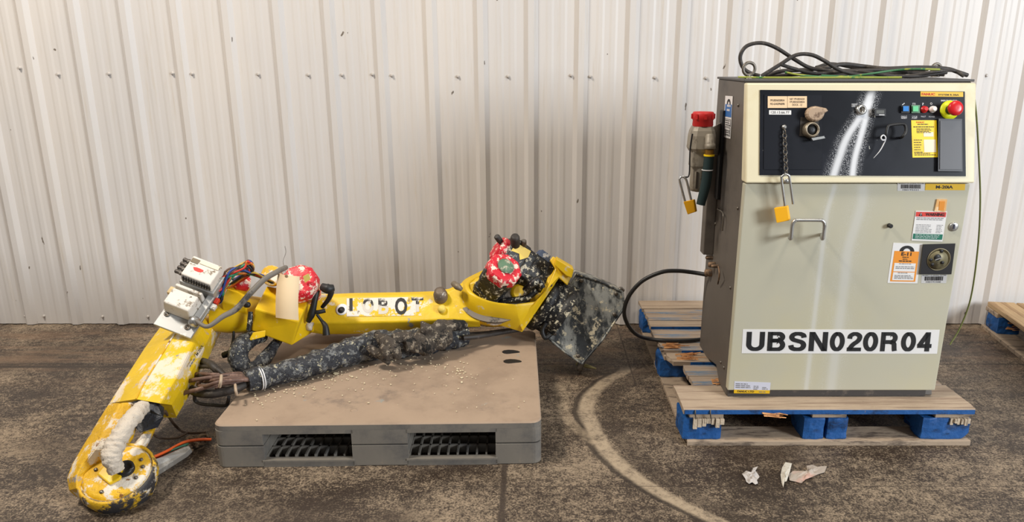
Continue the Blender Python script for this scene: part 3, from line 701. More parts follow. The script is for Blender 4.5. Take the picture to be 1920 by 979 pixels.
mb = MB(); rect(mb, q, .02, .81, .98, .97); mb.build('red_band', flat('warning_red', (214, 66, 56), .5), o)
lettering('WARNING', q, .33, .84, .93, .94, PRBLK, o, .03, .0012)
mb = MB(); mb.add([q(.12, .83, .0012), q(.24, .83, .0012), q(.18, .955, .0012)], [(0, 1, 2)]); mb.build('warning_triangle', PRBLK, o)
mb = MB(); rect(mb, q, .172, .865, .19, .925, .0016); rect(mb, q, .172, .84, .19, .855, .0016); mb.build('exclamation_mark', PRWHT, o)
mb = MB(); lines(mb, q, .06, .93, .755, 2, .05, .022, jit=.05); lines(mb, q, .08, .62, .53, 6, .05, .016); lines(mb, q, .74, .95, .53, 6, .05, .016); mb.build('fine_print', PRGRY, o)
mb = MB(); rect(mb, q, .03, .055, .98, .235); mb.build('green_band', flat('notice_green', (16, 112, 88), .5), o)
mb = MB(); lines(mb, q, .10, .9, .19, 3, .05, .014, .0012); mb.build('fine_print', PRWHT, o)
o, q = sticker('lockout_tag', ((1675, 455.8), (1730, 457.7), (1720, 532), (1664, 531)), DOOR, WHITE, cb, .0009, 0, 'orange and white lockout tag sticker reading E-11')
mb = MB(); rect(mb, q, .08, .04, .92, .80); mb.build('orange_field', flat('tag_orange', (238, 150, 46), .5), o)
lettering('E-11', q, .33, .685, .67, .775, PRBLK, o, .03, .0011)
mb = MB(); N = 18
ro = [(.5 + .25 * math.cos(math.pi * i / N), .795 + .145 * math.sin(math.pi * i / N)) for i in range(N + 1)]; ri = [(.5 + .12 * math.cos(math.pi * i / N), .795 + .075 * math.sin(math.pi * i / N)) for i in range(N + 1)]
for i in range(N): mb.add([q(*ro[i], .0007), q(*ro[i + 1], .0007), q(*ri[i + 1], .0007), q(*ri[i], .0007)], [(0, 1, 2, 3)])
lines(mb, q, .38, .64, .64, 1, .04, .02, .0011); lines(mb, q, .40, .60, .59, 1, .04, .02, .0011); lines(mb, q, .28, .72, .54, 1, .04, .025, .0011); mb.build('lock_symbol', PRBLK, o)
mb = MB(); rect(mb, q, .14, .29, .86, .50, .0010); rect(mb, q, .14, .07, .86, .27, .0010); mb.build('white_field', WHITE, o)
mb = MB(); lines(mb, q, .30, .72, .475, 1, .03, .016, .0014); lines(mb, q, .2, .85, .40, 2, .04, .018, .0014); lines(mb, q, .3, .72, .245, 1, .03, .018, .0014); lines(mb, q, .2, .85, .18, 3, .035, .018, .0014); mb.build('fine_print', PRGRY, o)
rs, q = sticker('rotary_switch', ((1731, 458.7), (1791.5, 457), (1784, 515), (1725, 515)), DOOR, flat('switch_box_black', (28, 26, 28), .45), cb, .008)
cR = DOOR(1760, 487, .008)
MB().lathe(cR, nD, [(.040, 0), (.040, .002), (.0375, .002), (.0375, .0006), (.002, .0006)], 36).build('switch_ring', mat('aged_brass', (150, 140, 112), .45, .6), rs)
MB().lathe(cR + V((-.003, 0, -.002)), nD, [(.0335, .001), (.0335, .004), (.003, .004)], 30).build('switch_dial', mat('switch_dial', (120, 112, 84), .5, .3, [((84, 76, 56), 12, .5, .6)]), rs)
MB().lathe(cR + V((-.008, 0, .008)), nD, [(.012, .0042), (.012, .006), (.002, .006)], 20).build('dial_hole', BLK, rs)
for dx, dz_ in ((-.022, -.017), (.012, -.010), (.003, .031), (-.030, .0)):
    MB().lathe(cR + V((dx, 0, dz_)), nD, [(.006, .0042), (.006, .006), (.001, .006)], 10).build('dial_slot', BLK, rs)
MB().prism([cR + V((x, 0, z)) + nD * .006 for x, z in ((-.018, .002), (.004, .010), (.006, .007), (-.016, -.001))], nD * .004).build('dial_lever', STEEL, rs)
o, q = sticker('name_sticker', ((1393, 618), (1762, 619), (1757, 664), (1390.5, 663)), DOOR, WHITE, cb, .0008, 0, 'long white sticker with bold black lettering UBSN020R04')
def ribbon(mb, pts, wd, put):
    P = [V((x, y, 0)) for x, y in pts]; vs = []
    for i, p in enumerate(P):
        a = (p - P[i - 1]).normalized() if i else (P[1] - p).normalized(); b = (P[i + 1] - p).normalized() if i < len(P) - 1 else a
        na, nb_ = V((-a.y, a.x, 0)), V((-b.y, b.x, 0)); m_ = (na + nb_).normalized(); k = wd / 2 / max(.5, m_.dot(na))
        vs += [put(p + m_ * k), put(p - m_ * k)]
    mb.add(vs, [(2 * i, 2 * i + 1, 2 * i + 3, 2 * i + 2) for i in range(len(P) - 1)])
def arc(cx, cy, rx, ry, a0, a1, n_=10): return [(cx + rx * math.cos(math.radians(a0 + (a1 - a0) * i / n_)), cy + ry * math.sin(math.radians(a0 + (a1 - a0) * i / n_))) for i in range(n_ + 1)]
def smooth2(p): return [(v.x, v.y) for v in cmr([V((*k, 0)) for k in p], 5)]
GL = {'U': (.74, [[(.105, 1), (.105, .36)] + arc(.37, .34, .265, .25, 180, 360, 14) + [(.635, .36), (.635, 1)]]),
      'B': (.72, [[(.105, 0), (.105, 1)], [(.1, .915), (.40, .915)] + arc(.40, .73, .20, .185, 90, -90) + [(.1, .545)], [(.1, .545), (.41, .545)] + arc(.41, .315, .21, .23, 90, -90) + [(.1, .085)]]),
      'S': (.70, [smooth2([(.595, .70), (.55, .84), (.35, .915), (.17, .85), (.115, .72), (.18, .60), (.35, .53), (.53, .45), (.595, .30), (.53, .14), (.35, .085), (.15, .15), (.095, .31)])]),
      'N': (.74, [[(.105, 0), (.105, 1)], [(.635, 0), (.635, 1)]]),
      '0': (.64, [arc(.32, .5, .215, .41, 90, 475, 30)]),
      '2': (.64, [smooth2([(.105, .65), (.14, .81), (.32, .915), (.50, .82), (.525, .68), (.45, .52), (.26, .34), (.12, .10)]), [(.02, .09), (.62, .09)]]),
      'R': (.74, [[(.105, 0), (.105, 1)], [(.1, .915), (.43, .915)] + arc(.43, .70, .19, .215, 90, -90) + [(.1, .485)], smooth2([(.42, .48), (.57, .42), (.60, .26), (.62, .08), (.65, 0)])]),
      '4': (.64, [[(.45, 0), (.45, 1)], [(.03, .285), (.63, .285)], [(.10, .28), (.43, .93)]])}
ubx = [(325, 438), (455, 565), (585, 695), (710, 825), (838, 930), (943, 1036), (1042, 1135), (1150, 1255), (1275, 1367), (1373, 1466)]
for chv, (xa, xb) in zip('UBSN020R04', ubx):
    W_, strokes = GL[chv]; mb = MB(); u0, u1 = (xa - 300) / 1204, (xb - 300) / 1204
    put = lambda p: q(u0 + (p.x / W_) * (u1 - u0), .095 + .80 * min(1, max(0, p.y)), .0008)
    for st_ in strokes: ribbon(mb, st_, .205, put)
    if chv == 'N': mb.add([put(V((x, y, 0))) for x, y in ((.01, 1), (.22, 1), (.73, 0), (.52, 0))], [(0, 1, 2, 3)])
    mb.build('letter', PRBLK, o)
o, q = sticker('rating_plate', ((1377, 715.5), (1445, 718), (1443, 738.7), (1376, 738)), DOOR, flat('plate_blue_white', (206, 208, 222), .45), cb, .0008)
mb = MB(); rect(mb, q, .0, .0, 1.0, .30); mb.build('yellow_band', STKY2, o)
lettering('FANUC LTD', q, .10, .07, .56, .25, PRBLK, o, .02, .001)
mb = MB(); lines(mb, q, .04, .45, .76, 3, .15, .07); lines(mb, q, .54, .70, .60, 3, .13, .06); lines(mb, q, .78, .95, .50, 2, .13, .06); lines(mb, q, .7, .95, .1, 1, .1, .07, .001); mb.build('fine_print', PRGRY, o)
# left side hardware
SIDE = lambda x, y, off=0.0: SX(x, y, CXL - off)
o, q = sticker('side_sticker', ((1360, 180), (1374, 181), (1369.5, 261), (1355.5, 257)), SIDE, WHITE, cb, .0008, .001)
mb = MB(); rect(mb, q, .06, .50, .94, .80); mb.build('blue_field', flat('lock_blue', (38, 104, 176), .5), o)
mb = MB(); 
for i in range(N):
    r1 = [(.5 + .25 * math.cos(math.pi * i / N), .80 + .13 * math.sin(math.pi * i / N)) for i in (i, i + 1)]; r2 = [(.5 + .12 * math.cos(math.pi * i / N), .80 + .07 * math.sin(math.pi * i / N)) for i in (i, i + 1)]
    mb.add([q(*r1[0], .0007), q(*r1[1], .0007), q(*r2[1], .0007), q(*r2[0], .0007)], [(0, 1, 2, 3)])
for v0, v1 in ((.05, .16), (.18, .24), (.27, .44)):
    for a, b in (((.1, v0), (.9, v0 + .01)), ((.1, v1), (.9, v1 + .01)), ((.1, v0), (.15, v1)), ((.85, v0), (.9, v1))): rect(mb, q, *a, *b, .0007)
lines(mb, q, .2, .9, .40, 3, .05, .02); lines(mb, q, .2, .9, .12, 2, .05, .02); mb.build('lock_symbol', PRBLK, o)['kind'] = 'stuff'
mb = MB(); lines(mb, q, .3, .8, .74, 2, .1, .05, .001); mb.build('fine_print', PRWHT, o)
MB().bb((CXL - .012, 2.755, 0.83), (CXL, 2.800, 1.165)).build('mounting_rail', BLK, cb, .002)
MB().bb((CXL - .040, 2.802, 0.60), (CXL, 2.860, 1.00)).build('conduit_strip', DGREY, cb, .003)
MB().tube([SIDE(1347, 392, .0), SIDE(1346, 393, .012), SIDE(1356, 402, .014), SIDE(1354.5, 433, .012)], .0028, 6, 4).build('latch_rod', DSTEEL, cb)
for (x, y) in ((1385, 198), (1384, 391), (1342, 420), (1370, 540), (1352, 680), (1358, 690)): MB().lathe(SIDE(x, y), (-1, 0, 0), [(.006, 0), (.006, .003), (.003, .005)], 10).build('side_bolt', DSTEEL, cb)
RUST = mat('rusty_fitting', (146, 118, 92), .6, .4, [((84, 70, 58), 40, .45, .6)])
for x, y, r in ((1336, 484, .008), (1341, 497, .012), (1334, 512, .016), (1347, 500, .007)): MB().lathe(SIDE(x, y), (-1, .1, 0), [(r, 0), (r, .018), (r * .8, .026), (r * .3, .028)], 8).build('cable_gland', RUST, cb)
MB().tube([SIDE(1347, 500, .02), SIDE(1349, 515, .022), SIDE(1346, 533, .012)], .003, 6, 4).build('gland_rod', RUST, cb)
# eye bolts
for px, Yv, R in (((1404, 136), 2.60, .021), ((1755, 132), 2.86, .018)):
    cpt = D(*px, Yv); cpt.z = ZT + .012 + R + .012
    e = MB().torus(cpt, (.1, -1, 0), R, .0055, 24, 8); e.cyl((cpt.x, cpt.y, ZT + .012), (cpt.x, cpt.y, cpt.z - R), .009, .007, 12); e.lathe((cpt.x, cpt.y, ZT + .0118), (0, 0, 1), [(.016, 0), (.015, .004), (.009, .006)], 14)
    e.build('eye_bolt', DSTEEL, cb)
# air regulator
YR = 2.74
RGM = mat('regulator_grey', (150, 142, 128), .5, .15, [((112, 102, 88), 24, .5, .65)])
ar = MB()
cxr = D(1316, 260, YR); 
ar.loft([[cxr + V((dx * s_, dy * s_, dz_)) for dx, dy in ((-.045, -.028), (-.028, -.042), (.028, -.042), (.045, -.028), (.045, .04), (-.045, .04))] for dz_, s_ in ((.045, .78), (.030, .92), (.012, 1.0), (-.035, 1.05), (-.048, .9))])
ar.loft([[cxr + V((dx * s_, dy * s_, dz_)) for dx, dy in ((-.040, -.036), (.040, -.036), (.040, .036), (-.040, .036))] for dz_, s_ in ((-.046, .92), (-.10, .95), (-.108, .85))])
AR = ar.build('air_regulator', RGM, cb, .003)
kn = cxr + V((0, 0, .045))
MB().lathe(kn, (0, 0, 1), [(.036, 0), (.038, .004), (.037, .022), (.040, .026), (.040, .046), (.036, .052), (.01, .053)], 24).build('red_knob', mat('knob_red', (196, 30, 30), .5, 0, [((226, 90, 80), 30, .6, .7)]), AR)
for i in range(8):
    a = i / 8 * math.tau; MB().box(kn + V((.040 * math.cos(a), .040 * math.sin(a), .036)), (.008, .008, .018), Matrix.Rotation(a, 3, 'Z')).build('knob_rib', MATS['knob_red'], AR)
bw = cxr + V((-.004, 0, -.108))
MB().lathe(bw, (0, 0, -1), [(.032, 0), (.032, .075), (.028, .088), (.012, .092)], 20).build('bowl_guard', RGM, AR)
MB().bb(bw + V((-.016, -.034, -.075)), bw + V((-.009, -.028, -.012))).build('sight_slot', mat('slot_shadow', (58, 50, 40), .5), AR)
el = D(1331, 262, YR - .05)
MB().lathe(el, (.05, -.15, -1), [(.012, -.02), (.017, -.012), (.017, .016), (.021, .018), (.021, .034), (.016, .036)], 8).build('hose_fitting', RGM, AR)
ef = el + V((0, -.004, -.036))
MB().lathe(ef, (0, 0, -1), [(.016, 0), (.016, .018)], 14).build('brass_nut', flat('brass', (150, 112, 52), .4, .7), AR)
MB().lathe(ef + V((0, 0, -.018)), (0, 0, -1), [(.020, 0), (.020, .006)], 16).build('hose_band', STKY, AR)
MB().tube([ef + V((0, 0, -.024)), ef + V((-.002, 0, -.07)), ef + V((-.006, 0, -.13)), ef + V((-.020, 0, -.205))], [.018, .019, .019, .017], 12, 6).build('cut_hose', mat('dark_green_hose', (26, 48, 50), .5), AR)
MB().torus(ef + V((-.003, 0, -.075)), (0, 0, 1), .0195, .002, 18, 6).build('hose_tie', PRWHT, AR)
MB().hexa([V(p) for p in ((cxr.x + .02, YR - .01, cxr.z + .03), (CXL - .008, YR + .04, cxr.z + .055), (CXL - .008, YR + .045, cxr.z - .07), (cxr.x + .02, YR - .005, cxr.z - .05), (cxr.x + .02, YR + .0, cxr.z + .03), (CXL - .008, YR + .05, cxr.z + .055), (CXL - .008, YR + .055, cxr.z - .07), (cxr.x + .02, YR + .005, cxr.z - .05))]).build('bracket', RGM, AR, .001)
MB().tube([cxr + V((-.043, -.03, .02)), cxr + V((-.048, -.03, -.04)), cxr + V((-.046, -.03, -.13)), D(1284, 333, 2.70)], .0028, 6, 5).build('lock_cable', BLK, AR)

# cables lying on top of the cabinet
tc = empty('coiled_power_cables', (1.1, 2.7, ZT + .013)); tag(tc, 'black power cables with green wires looped on top of the cabinet', 'cables')
def topc(name, pix, r, m, Yc=2.68, jit=.05):
    pts = []
    for i, (x, y) in enumerate(pix):
        p = D(x, y, Yc + jit * math.sin(i * 1.7 + x))
        p.z = max(p.z, ZT + .013 + r); pts.append(p)
    return MB().tube(pts, r, 10, 6).build(name, m, tc)
topc('black_cable', [(1424, 143), (1408, 138), (1393, 127), (1388, 106), (1400, 87), (1427, 81), (1455, 90), (1490, 112), (1520, 128), (1560, 133), (1640, 132), (1740, 130)], .0068, BLKR, 2.70, .0)
topc('black_cable', [(1428, 143), (1462, 122), (1492, 104), (1520, 103), (1545, 114), (1575, 132), (1615, 141), (1680, 147), (1720, 149), (1775, 136)], .0068, BLKR, 2.66, .0)
topc('black_cable', [(1440, 142), (1465, 134), (1500, 132), (1545, 128), (1580, 121), (1620, 125), (1660, 129), (1720, 127), (1772, 129), (1797, 136), (1812, 152)], .0075, BLKR, 2.74, .03)
topc('black_cable', [(1463, 121), (1488, 129), (1530, 138), (1600, 134), (1650, 140), (1700, 144), (1760, 134), (1788, 133), (1806, 150)], .0062, BLKR, 2.68, .03)
topc('black_cable', [(1530, 127), (1558, 120), (1600, 127), (1640, 129), (1690, 134), (1740, 140), (1770, 141)], .0060, BLKR, 2.78, .03)
topc('black_cable', [(1435, 144), (1480, 141), (1540, 139), (1600, 142), (1660, 139), (1720, 136), (1760, 141)], .0065, BLKR, 2.80, .03)
GRN = mat('green_yellow_wire', (50, 108, 64), .45, 0, [((150, 160, 64), 9, .54, .58, (1, 1, 1))]); YGW = mat('yellow_green_wire', (150, 156, 62), .45, 0, [((60, 120, 60), 12, .55, .60)])
topc('ground_wire', [(1384, 145), (1420, 146), (1470, 149), (1560, 151), (1640, 152), (1685, 151)], .0034, YGW, 2.58, .01)
topc('ground_wire', [(1472, 136), (1500, 141), (1550, 145), (1640, 147), (1682, 150)], .0036, YGW, 2.60, .01)
topc('ground_wire', [(1500, 142), (1560, 149), (1620, 150), (1690, 150)], .0036, GRN, 2.61, .01)
topc('ground_wire', [(1540, 142), (1590, 144), (1630, 139), (1680, 132), (1720, 130), (1762, 131)], .0036, GRN, 2.60, .01)
hw_ = MB().tube([D(1806, 150, 2.80), D(1822, 163, 2.84), D(1830, 210, 2.86), D(1835, 290, 2.88), D(1838, 380, 2.90), D(1833, 470, 2.92), D(1820, 560, 2.95), D(1800, 615, 2.96), D(1781, 647, 2.95)], .0034, 8, 6).build('hanging_ground_wire', mat('dull_green_wire', (112, 118, 62), .5), None)
tag(hw_, 'thin green and yellow wire hanging down the right side of the cabinet', 'wire')
lp = MB().tube([SX(1326, 516, CXL - .01), D(1300, 511.5, 2.86), D(1270, 508.5, 2.86), D(1240, 511, 2.86), D(1205, 527, 2.87), D(1181, 553, 2.88), D(1170.5, 582, 2.90), D(1175, 605, 2.93), D(1190, 625, 2.96), G(1212, 635, .157), G(1250, 639.5, .154), G(1285, 639.5, .154), G(1313, 637, .154)], .0085, 10, 7).build('black_cable_loop', mat('black_loop_cable', (28, 27, 27), .45), None)
tag(lp, 'thick black cable looping from the cabinet side down to the pallet', 'cable')

# ================================================================== ROBOT ARM
rb = empty('robot_arm', (-0.5, 2.9, 0.16)); tag(rb, 'worn yellow industrial robot arm lying across the grey plastic pallet', 'robot arm')
def shifted(p, d): return V(p) + V(d)
# lower arm beam
st = [(562, 549, 606, 622), (605, 551, 606, 628), (650, 549, 606, 628), (700, 548, 605, 626), (760, 547, 604, 622), (815, 545, 601, 618), (842, 540, 600, 616), (862, 531, 601, 615), (900, 518, 604, 614)]
rings = []
for x, yt, ym, yb in st:
    a = D(x, yt + 2, 3.02); a2 = D(x, yt + 7, 2.985); b = D(x, ym, 2.905); c_ = D(x, yb, 2.935)
    rings.append([a, a2, b, c_, c_ + V((0, .15, -.01)), a + V((0, .10, -.03))])
beam = MB().loft(rings).build('lower_arm', YEL, rb, .006)
pB1, pB2, pB3 = D(650, 556, 2.985), D(800, 554, 2.985), D(700, 605, 2.905)
nb = (pB2 - pB1).cross(pB3 - pB1).normalized(); nb = -nb if nb.y > 0 else nb
BEAM = Plane(pB1, nb)
# what is left of a white lettered sticker on the beam
RSTK = mat('torn_white_sticker', (224, 218, 208), .6, 0, [((232, 186, 14), 9, .52, .54), ((130, 120, 106), 26, .60, .66)], None)
o, q = sticker('torn_sticker', ((650, 560), (798, 557), (799, 592), (650, 594)), BEAM, RSTK, beam, .0012, .0012)
WORN = mat('worn_black_print', (26, 26, 28), .6, 0, [((208, 202, 190), 14, .44, .50), ((226, 184, 30), 11, .62, .64)])
for s, u0, u1, v0, v1, mm in (('I', .035, .075, .30, 1.0, PRBLK), ('O', .20, .34, .18, 1.0, WORN), ('B', .40, .53, .10, .95, WORN), ('O', .61, .765, .05, .98, PRBLK), ('T', .82, .97, .20, .98, WORN)):
    lettering(s, q, u0, v0, u1, v1, mm, beam, .035, .001)
for (x, y, r, m, h_) in ((641, 581, .026, WHITE, .0015), (797, 573, .014, RSTK, .0015)):
    o = MB().lathe(BEAM(x, y, 0), nb, [(r, 0), (r, h_), (r * .62, h_), (.001, h_)], 22).build('arm_hole_rim', m, beam)
    MB().lathe(BEAM(x - 1, y + 1, .001), nb, [(r * .58, 0), (r * .58, .0012), (.001, .0012)], 16).build('arm_hole', BLK, beam)
MB().lathe(BEAM(827, 560, 0), nb + V((0, 0, .4)), [(.030, 0), (.030, .03), (.026, .034), (.024, .05), (.012, .054)], 18).build('lifting_stud', mat('grimy_steel', (120, 106, 92), .55, .5, [((208, 200, 190), 30, .55, .65)]), rb)
MB().lathe(BEAM(829, 582, 0), nb, [(.018, 0), (.018, .018), (.013, .026), (.004, .028)], 16).build('plug', mat('pale_yellow_plug', (228, 200, 90), .5), rb)
MB().tube([D(850, 532, 2.95), D(858, 538, 2.92), D(866, 544, 2.92)], [.012, .015, .008], 8).build('joint_stop', mat('grimy_steel2', (130, 118, 100), .55, .4), rb)
# round end of the lower arm under the turret
def ell(cx, cy, rx, ry, Yc, k=.0016, n_=28): return [D(cx + rx * math.cos(a), cy + ry * math.sin(a), Yc - (ry * math.sin(a)) * k) for a in [i / n_ * math.tau for i in range(n_)]]
MB().loft([ell(925, 568, 70, 46, 3.06), ell(925, 566, 70, 45, 3.0), ell(925, 563, 64, 41, 2.97)]).build('joint_disc', YELW, rb)
MB().loft([ell(928, 566, 66, 43, 3.0), ell(928, 562, 66, 43, 2.96)]).build('joint_seal', mat('seal_grey', (120, 110, 98), .6, 0, [((60, 54, 50), 20, .5, .6)]), rb)
# turret: hollow yellow housing
A = [(860, 545), (868, 580), (897, 603), (936, 610), (979, 623), (1016, 572), (1046, 522), (1040, 495), (1000, 487), (940, 492), (900, 512), (872, 524)]
B = [(872, 536), (880, 552), (903, 565), (935, 573), (968, 576), (1010, 570), (1034, 528), (1032, 497), (1000, 493), (945, 500), (905, 515), (884, 523)]
AY = [3.02, 2.96, 2.935, 2.93, 2.92, 2.96, 3.0, 3.10, 3.16, 3.16, 3.12, 3.06]; BY = [2.97, 2.925, 2.90, 2.885, 2.885, 2.92, 2.97, 3.06, 3.12, 3.12, 3.07, 3.01]
cxB = sum(p[0] for p in B) / len(B); cyB = sum(p[1] for p in B) / len(B)
def dens(P, Yl, sub=3):
    out = []; n_ = len(P); pts = [D(*p, y) for p, y in zip(P, Yl)]
    for i in range(n_):
        a, b, c_, d_ = pts[i - 1], pts[i], pts[(i + 1) % n_], pts[(i + 2) % n_]
        sharp = i in (3, 4)
        for k in range(sub):
            tt = k / sub
            out.append(b.lerp(c_, tt) if sharp else 0.5 * ((2 * b) + (c_ - a) * tt + (2 * a - 5 * b + 4 * c_ - d_) * tt * tt + (3 * b - a - 3 * c_ + d_) * tt ** 3))
    return out
Cc = [(x + (cxB - x) * .10, y + (cyB - y) * .12) for x, y in B]; Dd = [(x + (cxB - x) * .22, y + (cyB - y) * .15 + 2) for x, y in B]
MB().loft([dens(A, AY), dens([( (a[0]*.5+b[0]*.5), a[1]*.5+b[1]*.5) for a, b in zip(A, B)], [(a + b) / 2 - .012 for a, b in zip(AY, BY)]), dens(B, BY), dens(Cc, BY), dens(Dd, [y + .12 for y in AY])], True, True).build('turret_housing', YELC, rb, .004)
MB().prism([D(x, y, Yv) for x, y, Yv in ((968, 596, 2.905), (1006, 566, 2.91), (1026, 540, 2.93), (1041, 505, 2.97), (1031, 489, 2.99), (1037, 481, 3.0), (1076, 508, 2.98), (1064, 536, 2.955), (1048, 522, 2.955), (980, 622, 2.90))], (.0, .07, -.02)).build('turret_flange', YELC, rb, .004)
for x, y in ((1033, 535), (1051, 499), (1000, 590), (1015, 520)): MB().lathe(D(x, y, 2.945 if y > 510 else 2.97), (0, -1, .2), [(.007, -.02), (.007, .008), (.003, .009)], 8).build('flange_bolt', DSTEEL, rb)
MB().prism([D(x, y, 2.94) for x, y in ((1044, 487), (1076, 506), (1072, 522), (1062, 518), (1040, 498))], (.0, .09, -.01)).build('cable_guard', YELC, rb, .003)
# black reducer, base box
p0, p1 = D(1017, 562, 3.07), D(1066, 592, 3.07)
ax = (p1 - p0).normalized()
MB().lathe(p0, ax, [(.135, -.01), (.142, .0), (.142, .03), (.128, .034), (.128, .07), (.138, .074), (.138, .105)], 36).build('base_reducer', BLKM, rb)
bp = [((1080, 514), 3.06), ((1124, 528), 3.06), ((1167, 548), 3.05), ((1171, 577), 3.03), ((1129, 639), 2.98), ((1091, 683), 2.945), ((1058, 660), 2.95), ((1025, 632), 2.965), ((1034, 610), 2.975)]
bs = MB().prism([D(*p, y) for p, y in bp], (.0, .20, -.035)).build('base', GRYB, rb, .006)
lip = MB()
for i in (0, 1, 2, 3, 4, 5, 6, 7):
    a, b = D(*bp[i][0], bp[i][1] - .004), D(*bp[i + 1][0], bp[i + 1][1] - .004) if i < 8 else None
    lip.tube([a, (a + b) / 2, b], .005, 6, 2)
lip.build('base_edge', GRYB, bs)
for x, y, Yv in ((1090, 527, 3.04), (1155, 551, 3.04), (1152, 590, 3.01), (1084, 668, 2.945), (1040, 626, 2.96)): MB().lathe(D(x, y, Yv), (0, -1, .3), [(.009, -.01), (.009, .006), (.004, .008)], 8).build('base_bolt', DSTEEL, bs)
MB().tube([D(1162, 552, 3.10), D(1163, 542, 3.10), D(1168, 545, 3.12)], .009, 8).build('lifting_lug', DSTEEL, bs)
MB().tube([D(1092, 676, 2.96), D(1087, 690, 2.97), G(1088, 693, .012)], [.016, .015, .012], 8).build('foot_stud', DSTEEL, bs)
MB().tube([G(1080, 683, .03), G(1100, 687, .025), G(1118, 692, .02)], [.006, .009, .003], 6).build('foot_strip', mat('dirty_cream', (170, 160, 110), .7), bs)
MB().tube([D(1024, 606, 2.95), D(1017, 620, 2.94), D(1022, 634, 2.93), D(1032, 628, 2.94)], .010, 8).build('base_cable', BLK, bs)
# motors in the turret
def motor(p0, p1, w_, h_, cap_r, capL, name):
    p0, p1 = V(p0), V(p1); d = (p1 - p0).normalized()
    f = (CAM - p1).normalized() + V((0, 0, .3)); f = (f - d * f.dot(d)).normalized(); sd = d.cross(f)
    sq = [(-1, -.7), (-.7, -1), (.7, -1), (1, -.7), (1, .7), (.7, 1), (-.7, 1), (-1, .7)]
    rg = lambda p, k: [p + sd * (a * w_ * k) + f * (b * h_ * k) for a, b in sq]
    L = (p1 - p0).length
    o = MB().loft([rg(p0, 1), rg(p0 + d * L * .42, 1), rg(p0 + d * L * .44, .93), rg(p0 + d * L * .60, .93), rg(p0 + d * L * .62, 1), rg(p1, 1), rg(p1 + d * .008, .85)]).build(name, BLKM, rb, .004)
    MB().lathe(p1, d, [(cap_r * .92, -.02), (cap_r, -.016), (cap_r, capL * .6), (cap_r * .88, capL), (.01, capL + .002)], 8, False, .2).build('motor_cap', REDM, o, .004, label='red octagonal motor cap')
    return o, d, f, sd
m1, d1, f1, s1 = motor(D(908, 562, 3.03), D(943, 509, 2.905), .062, .062, .078, .030, 'axis_motor')
c1 = D(943, 508, 2.905) + d1 * .033
MB().lathe(c1, d1, [(.036, 0), (.036, .004), (.010, .005)], 12).build('cap_sticker', mat('green_sticker', (92, 122, 96), .6, 0, [((190, 180, 160), 40, .5, .6), ((60, 80, 70), 30, .6, .66)]), m1)
pA, pB = D(1014, 525, 3.08), D(944, 474, 3.05)
m2, d2, f2, s2 = motor(pA, pB, .078, .066, .060, .040, 'axis_motor')
MB().lathe(pA + d2 * .01, -d2, [(.095, -.02), (.100, .0), (.100, .03), (.08, .034)], 26).build('motor_flange', BLKM, m2)
up2 = s2 if s2.z > 0 else -s2
MB().prism([pA.lerp(pB, a) + f2 * .067 + up2 * b for a, b in ((.62, .060), (.95, .052), (.98, .010), (.80, .020), (.72, .0), (.60, .030))], f2 * .002).build('motor_sticker', STKY, m2)
MB().lathe(D(966, 452, 3.0), (0, -.6, .8), [(.020, -.03), (.020, .02), (.016, .03), (.008, .031)], 14).build('motor_plug', BLKR, m2)
MB().lathe(D(935, 449, 3.02), (-.3, -.6, .6), [(.013, -.02), (.013, .02), (.008, .024)], 12).build('motor_plug', BLKR, m2)
MB().lathe(D(982, 456, 3.02), (0, -.6, .8), [(.012, -.03), (.012, .012), (.008, .016)], 12).build('motor_plug', DSTEEL, m2)
MB().prism([pA.lerp(pB, a) + up2 * b + f2 * .01 for a, b in ((.15, .070), (.42, .070), (.40, .100), (.18, .100))], f2 * .045).build('encoder_plug', mat('blue_grey_plug', (70, 84, 112), .5, 0, [((190, 190, 190), 30, .55, .6)]), m2)
MB().tube([D(985, 545, 2.94), D(1000, 532, 2.92), D(1010, 525, 2.93), D(1018, 540, 2.93)], [.016, .018, .016, .012], 8).build('motor_lead', BLKM, m2)
MB().tube([D(925, 575, 2.96), D(950, 565, 2.95), D(985, 560, 2.95), D(1006, 545, 2.96)], .014, 8, lump=.2).build('motor_lead', BLKM, m2)
MB().lathe(D(972, 552, 3.0), (.3, -.8, .5), [(.04, -.02), (.04, .02), (.03, .03)], 16).build('gear_cover', YELC, rb)
# elbow: cover box
def hexpx(tl, tr, fr, fl_, br, bl, drop, name, m, par, bev=.006):
    T = [D(*p[:2], p[2]) for p in (tl, tr, fr, fl_)]; Bf = [D(*p[:2], p[2]) for p in (br, bl)]
    Bb = [T[0] + V((0, 0, -drop)), T[1] + V((0, 0, -drop))]
    return MB().hexa(T + [Bb[0], Bb[1], Bf[0], Bf[1]]).build(name, m, par, bev)
cov = hexpx((500, 536, 2.90), (584, 551, 2.92), (561, 604, 2.74), (478, 579, 2.72), (547, 649, 2.75), (471, 621, 2.74), .17, 'motor_cover', YELC, rb)
hexpx((434, 525, 2.84), (470, 540, 2.85), (462, 577, 2.74), (413, 564, 2.73), (466, 600, 2.76), (418, 590, 2.75), .16, 'wrist_gearbox', YELC, rb)
MB().loft([ell(511, 519, 20, 19, 2.93), ell(509, 517, 20, 19, 2.87), ell(509, 517, 14, 13, 2.86)]).build('cover_boss', YELW, rb, .003)
MB().tube([D(395, 592, 2.78), D(430, 592, 2.80), D(465, 590, 2.82), D(500, 592, 2.86), D(560, 585, 2.94)], [.062, .072, .076, .075, .07], 16, 6).build('elbow_casting', YELC, rb)
MB().lathe(D(463, 572, 2.745), (0, -1, .4), [(.012, -.01), (.012, .004), (.003, .005)], 10).build('casting_hole', BLK, rb)
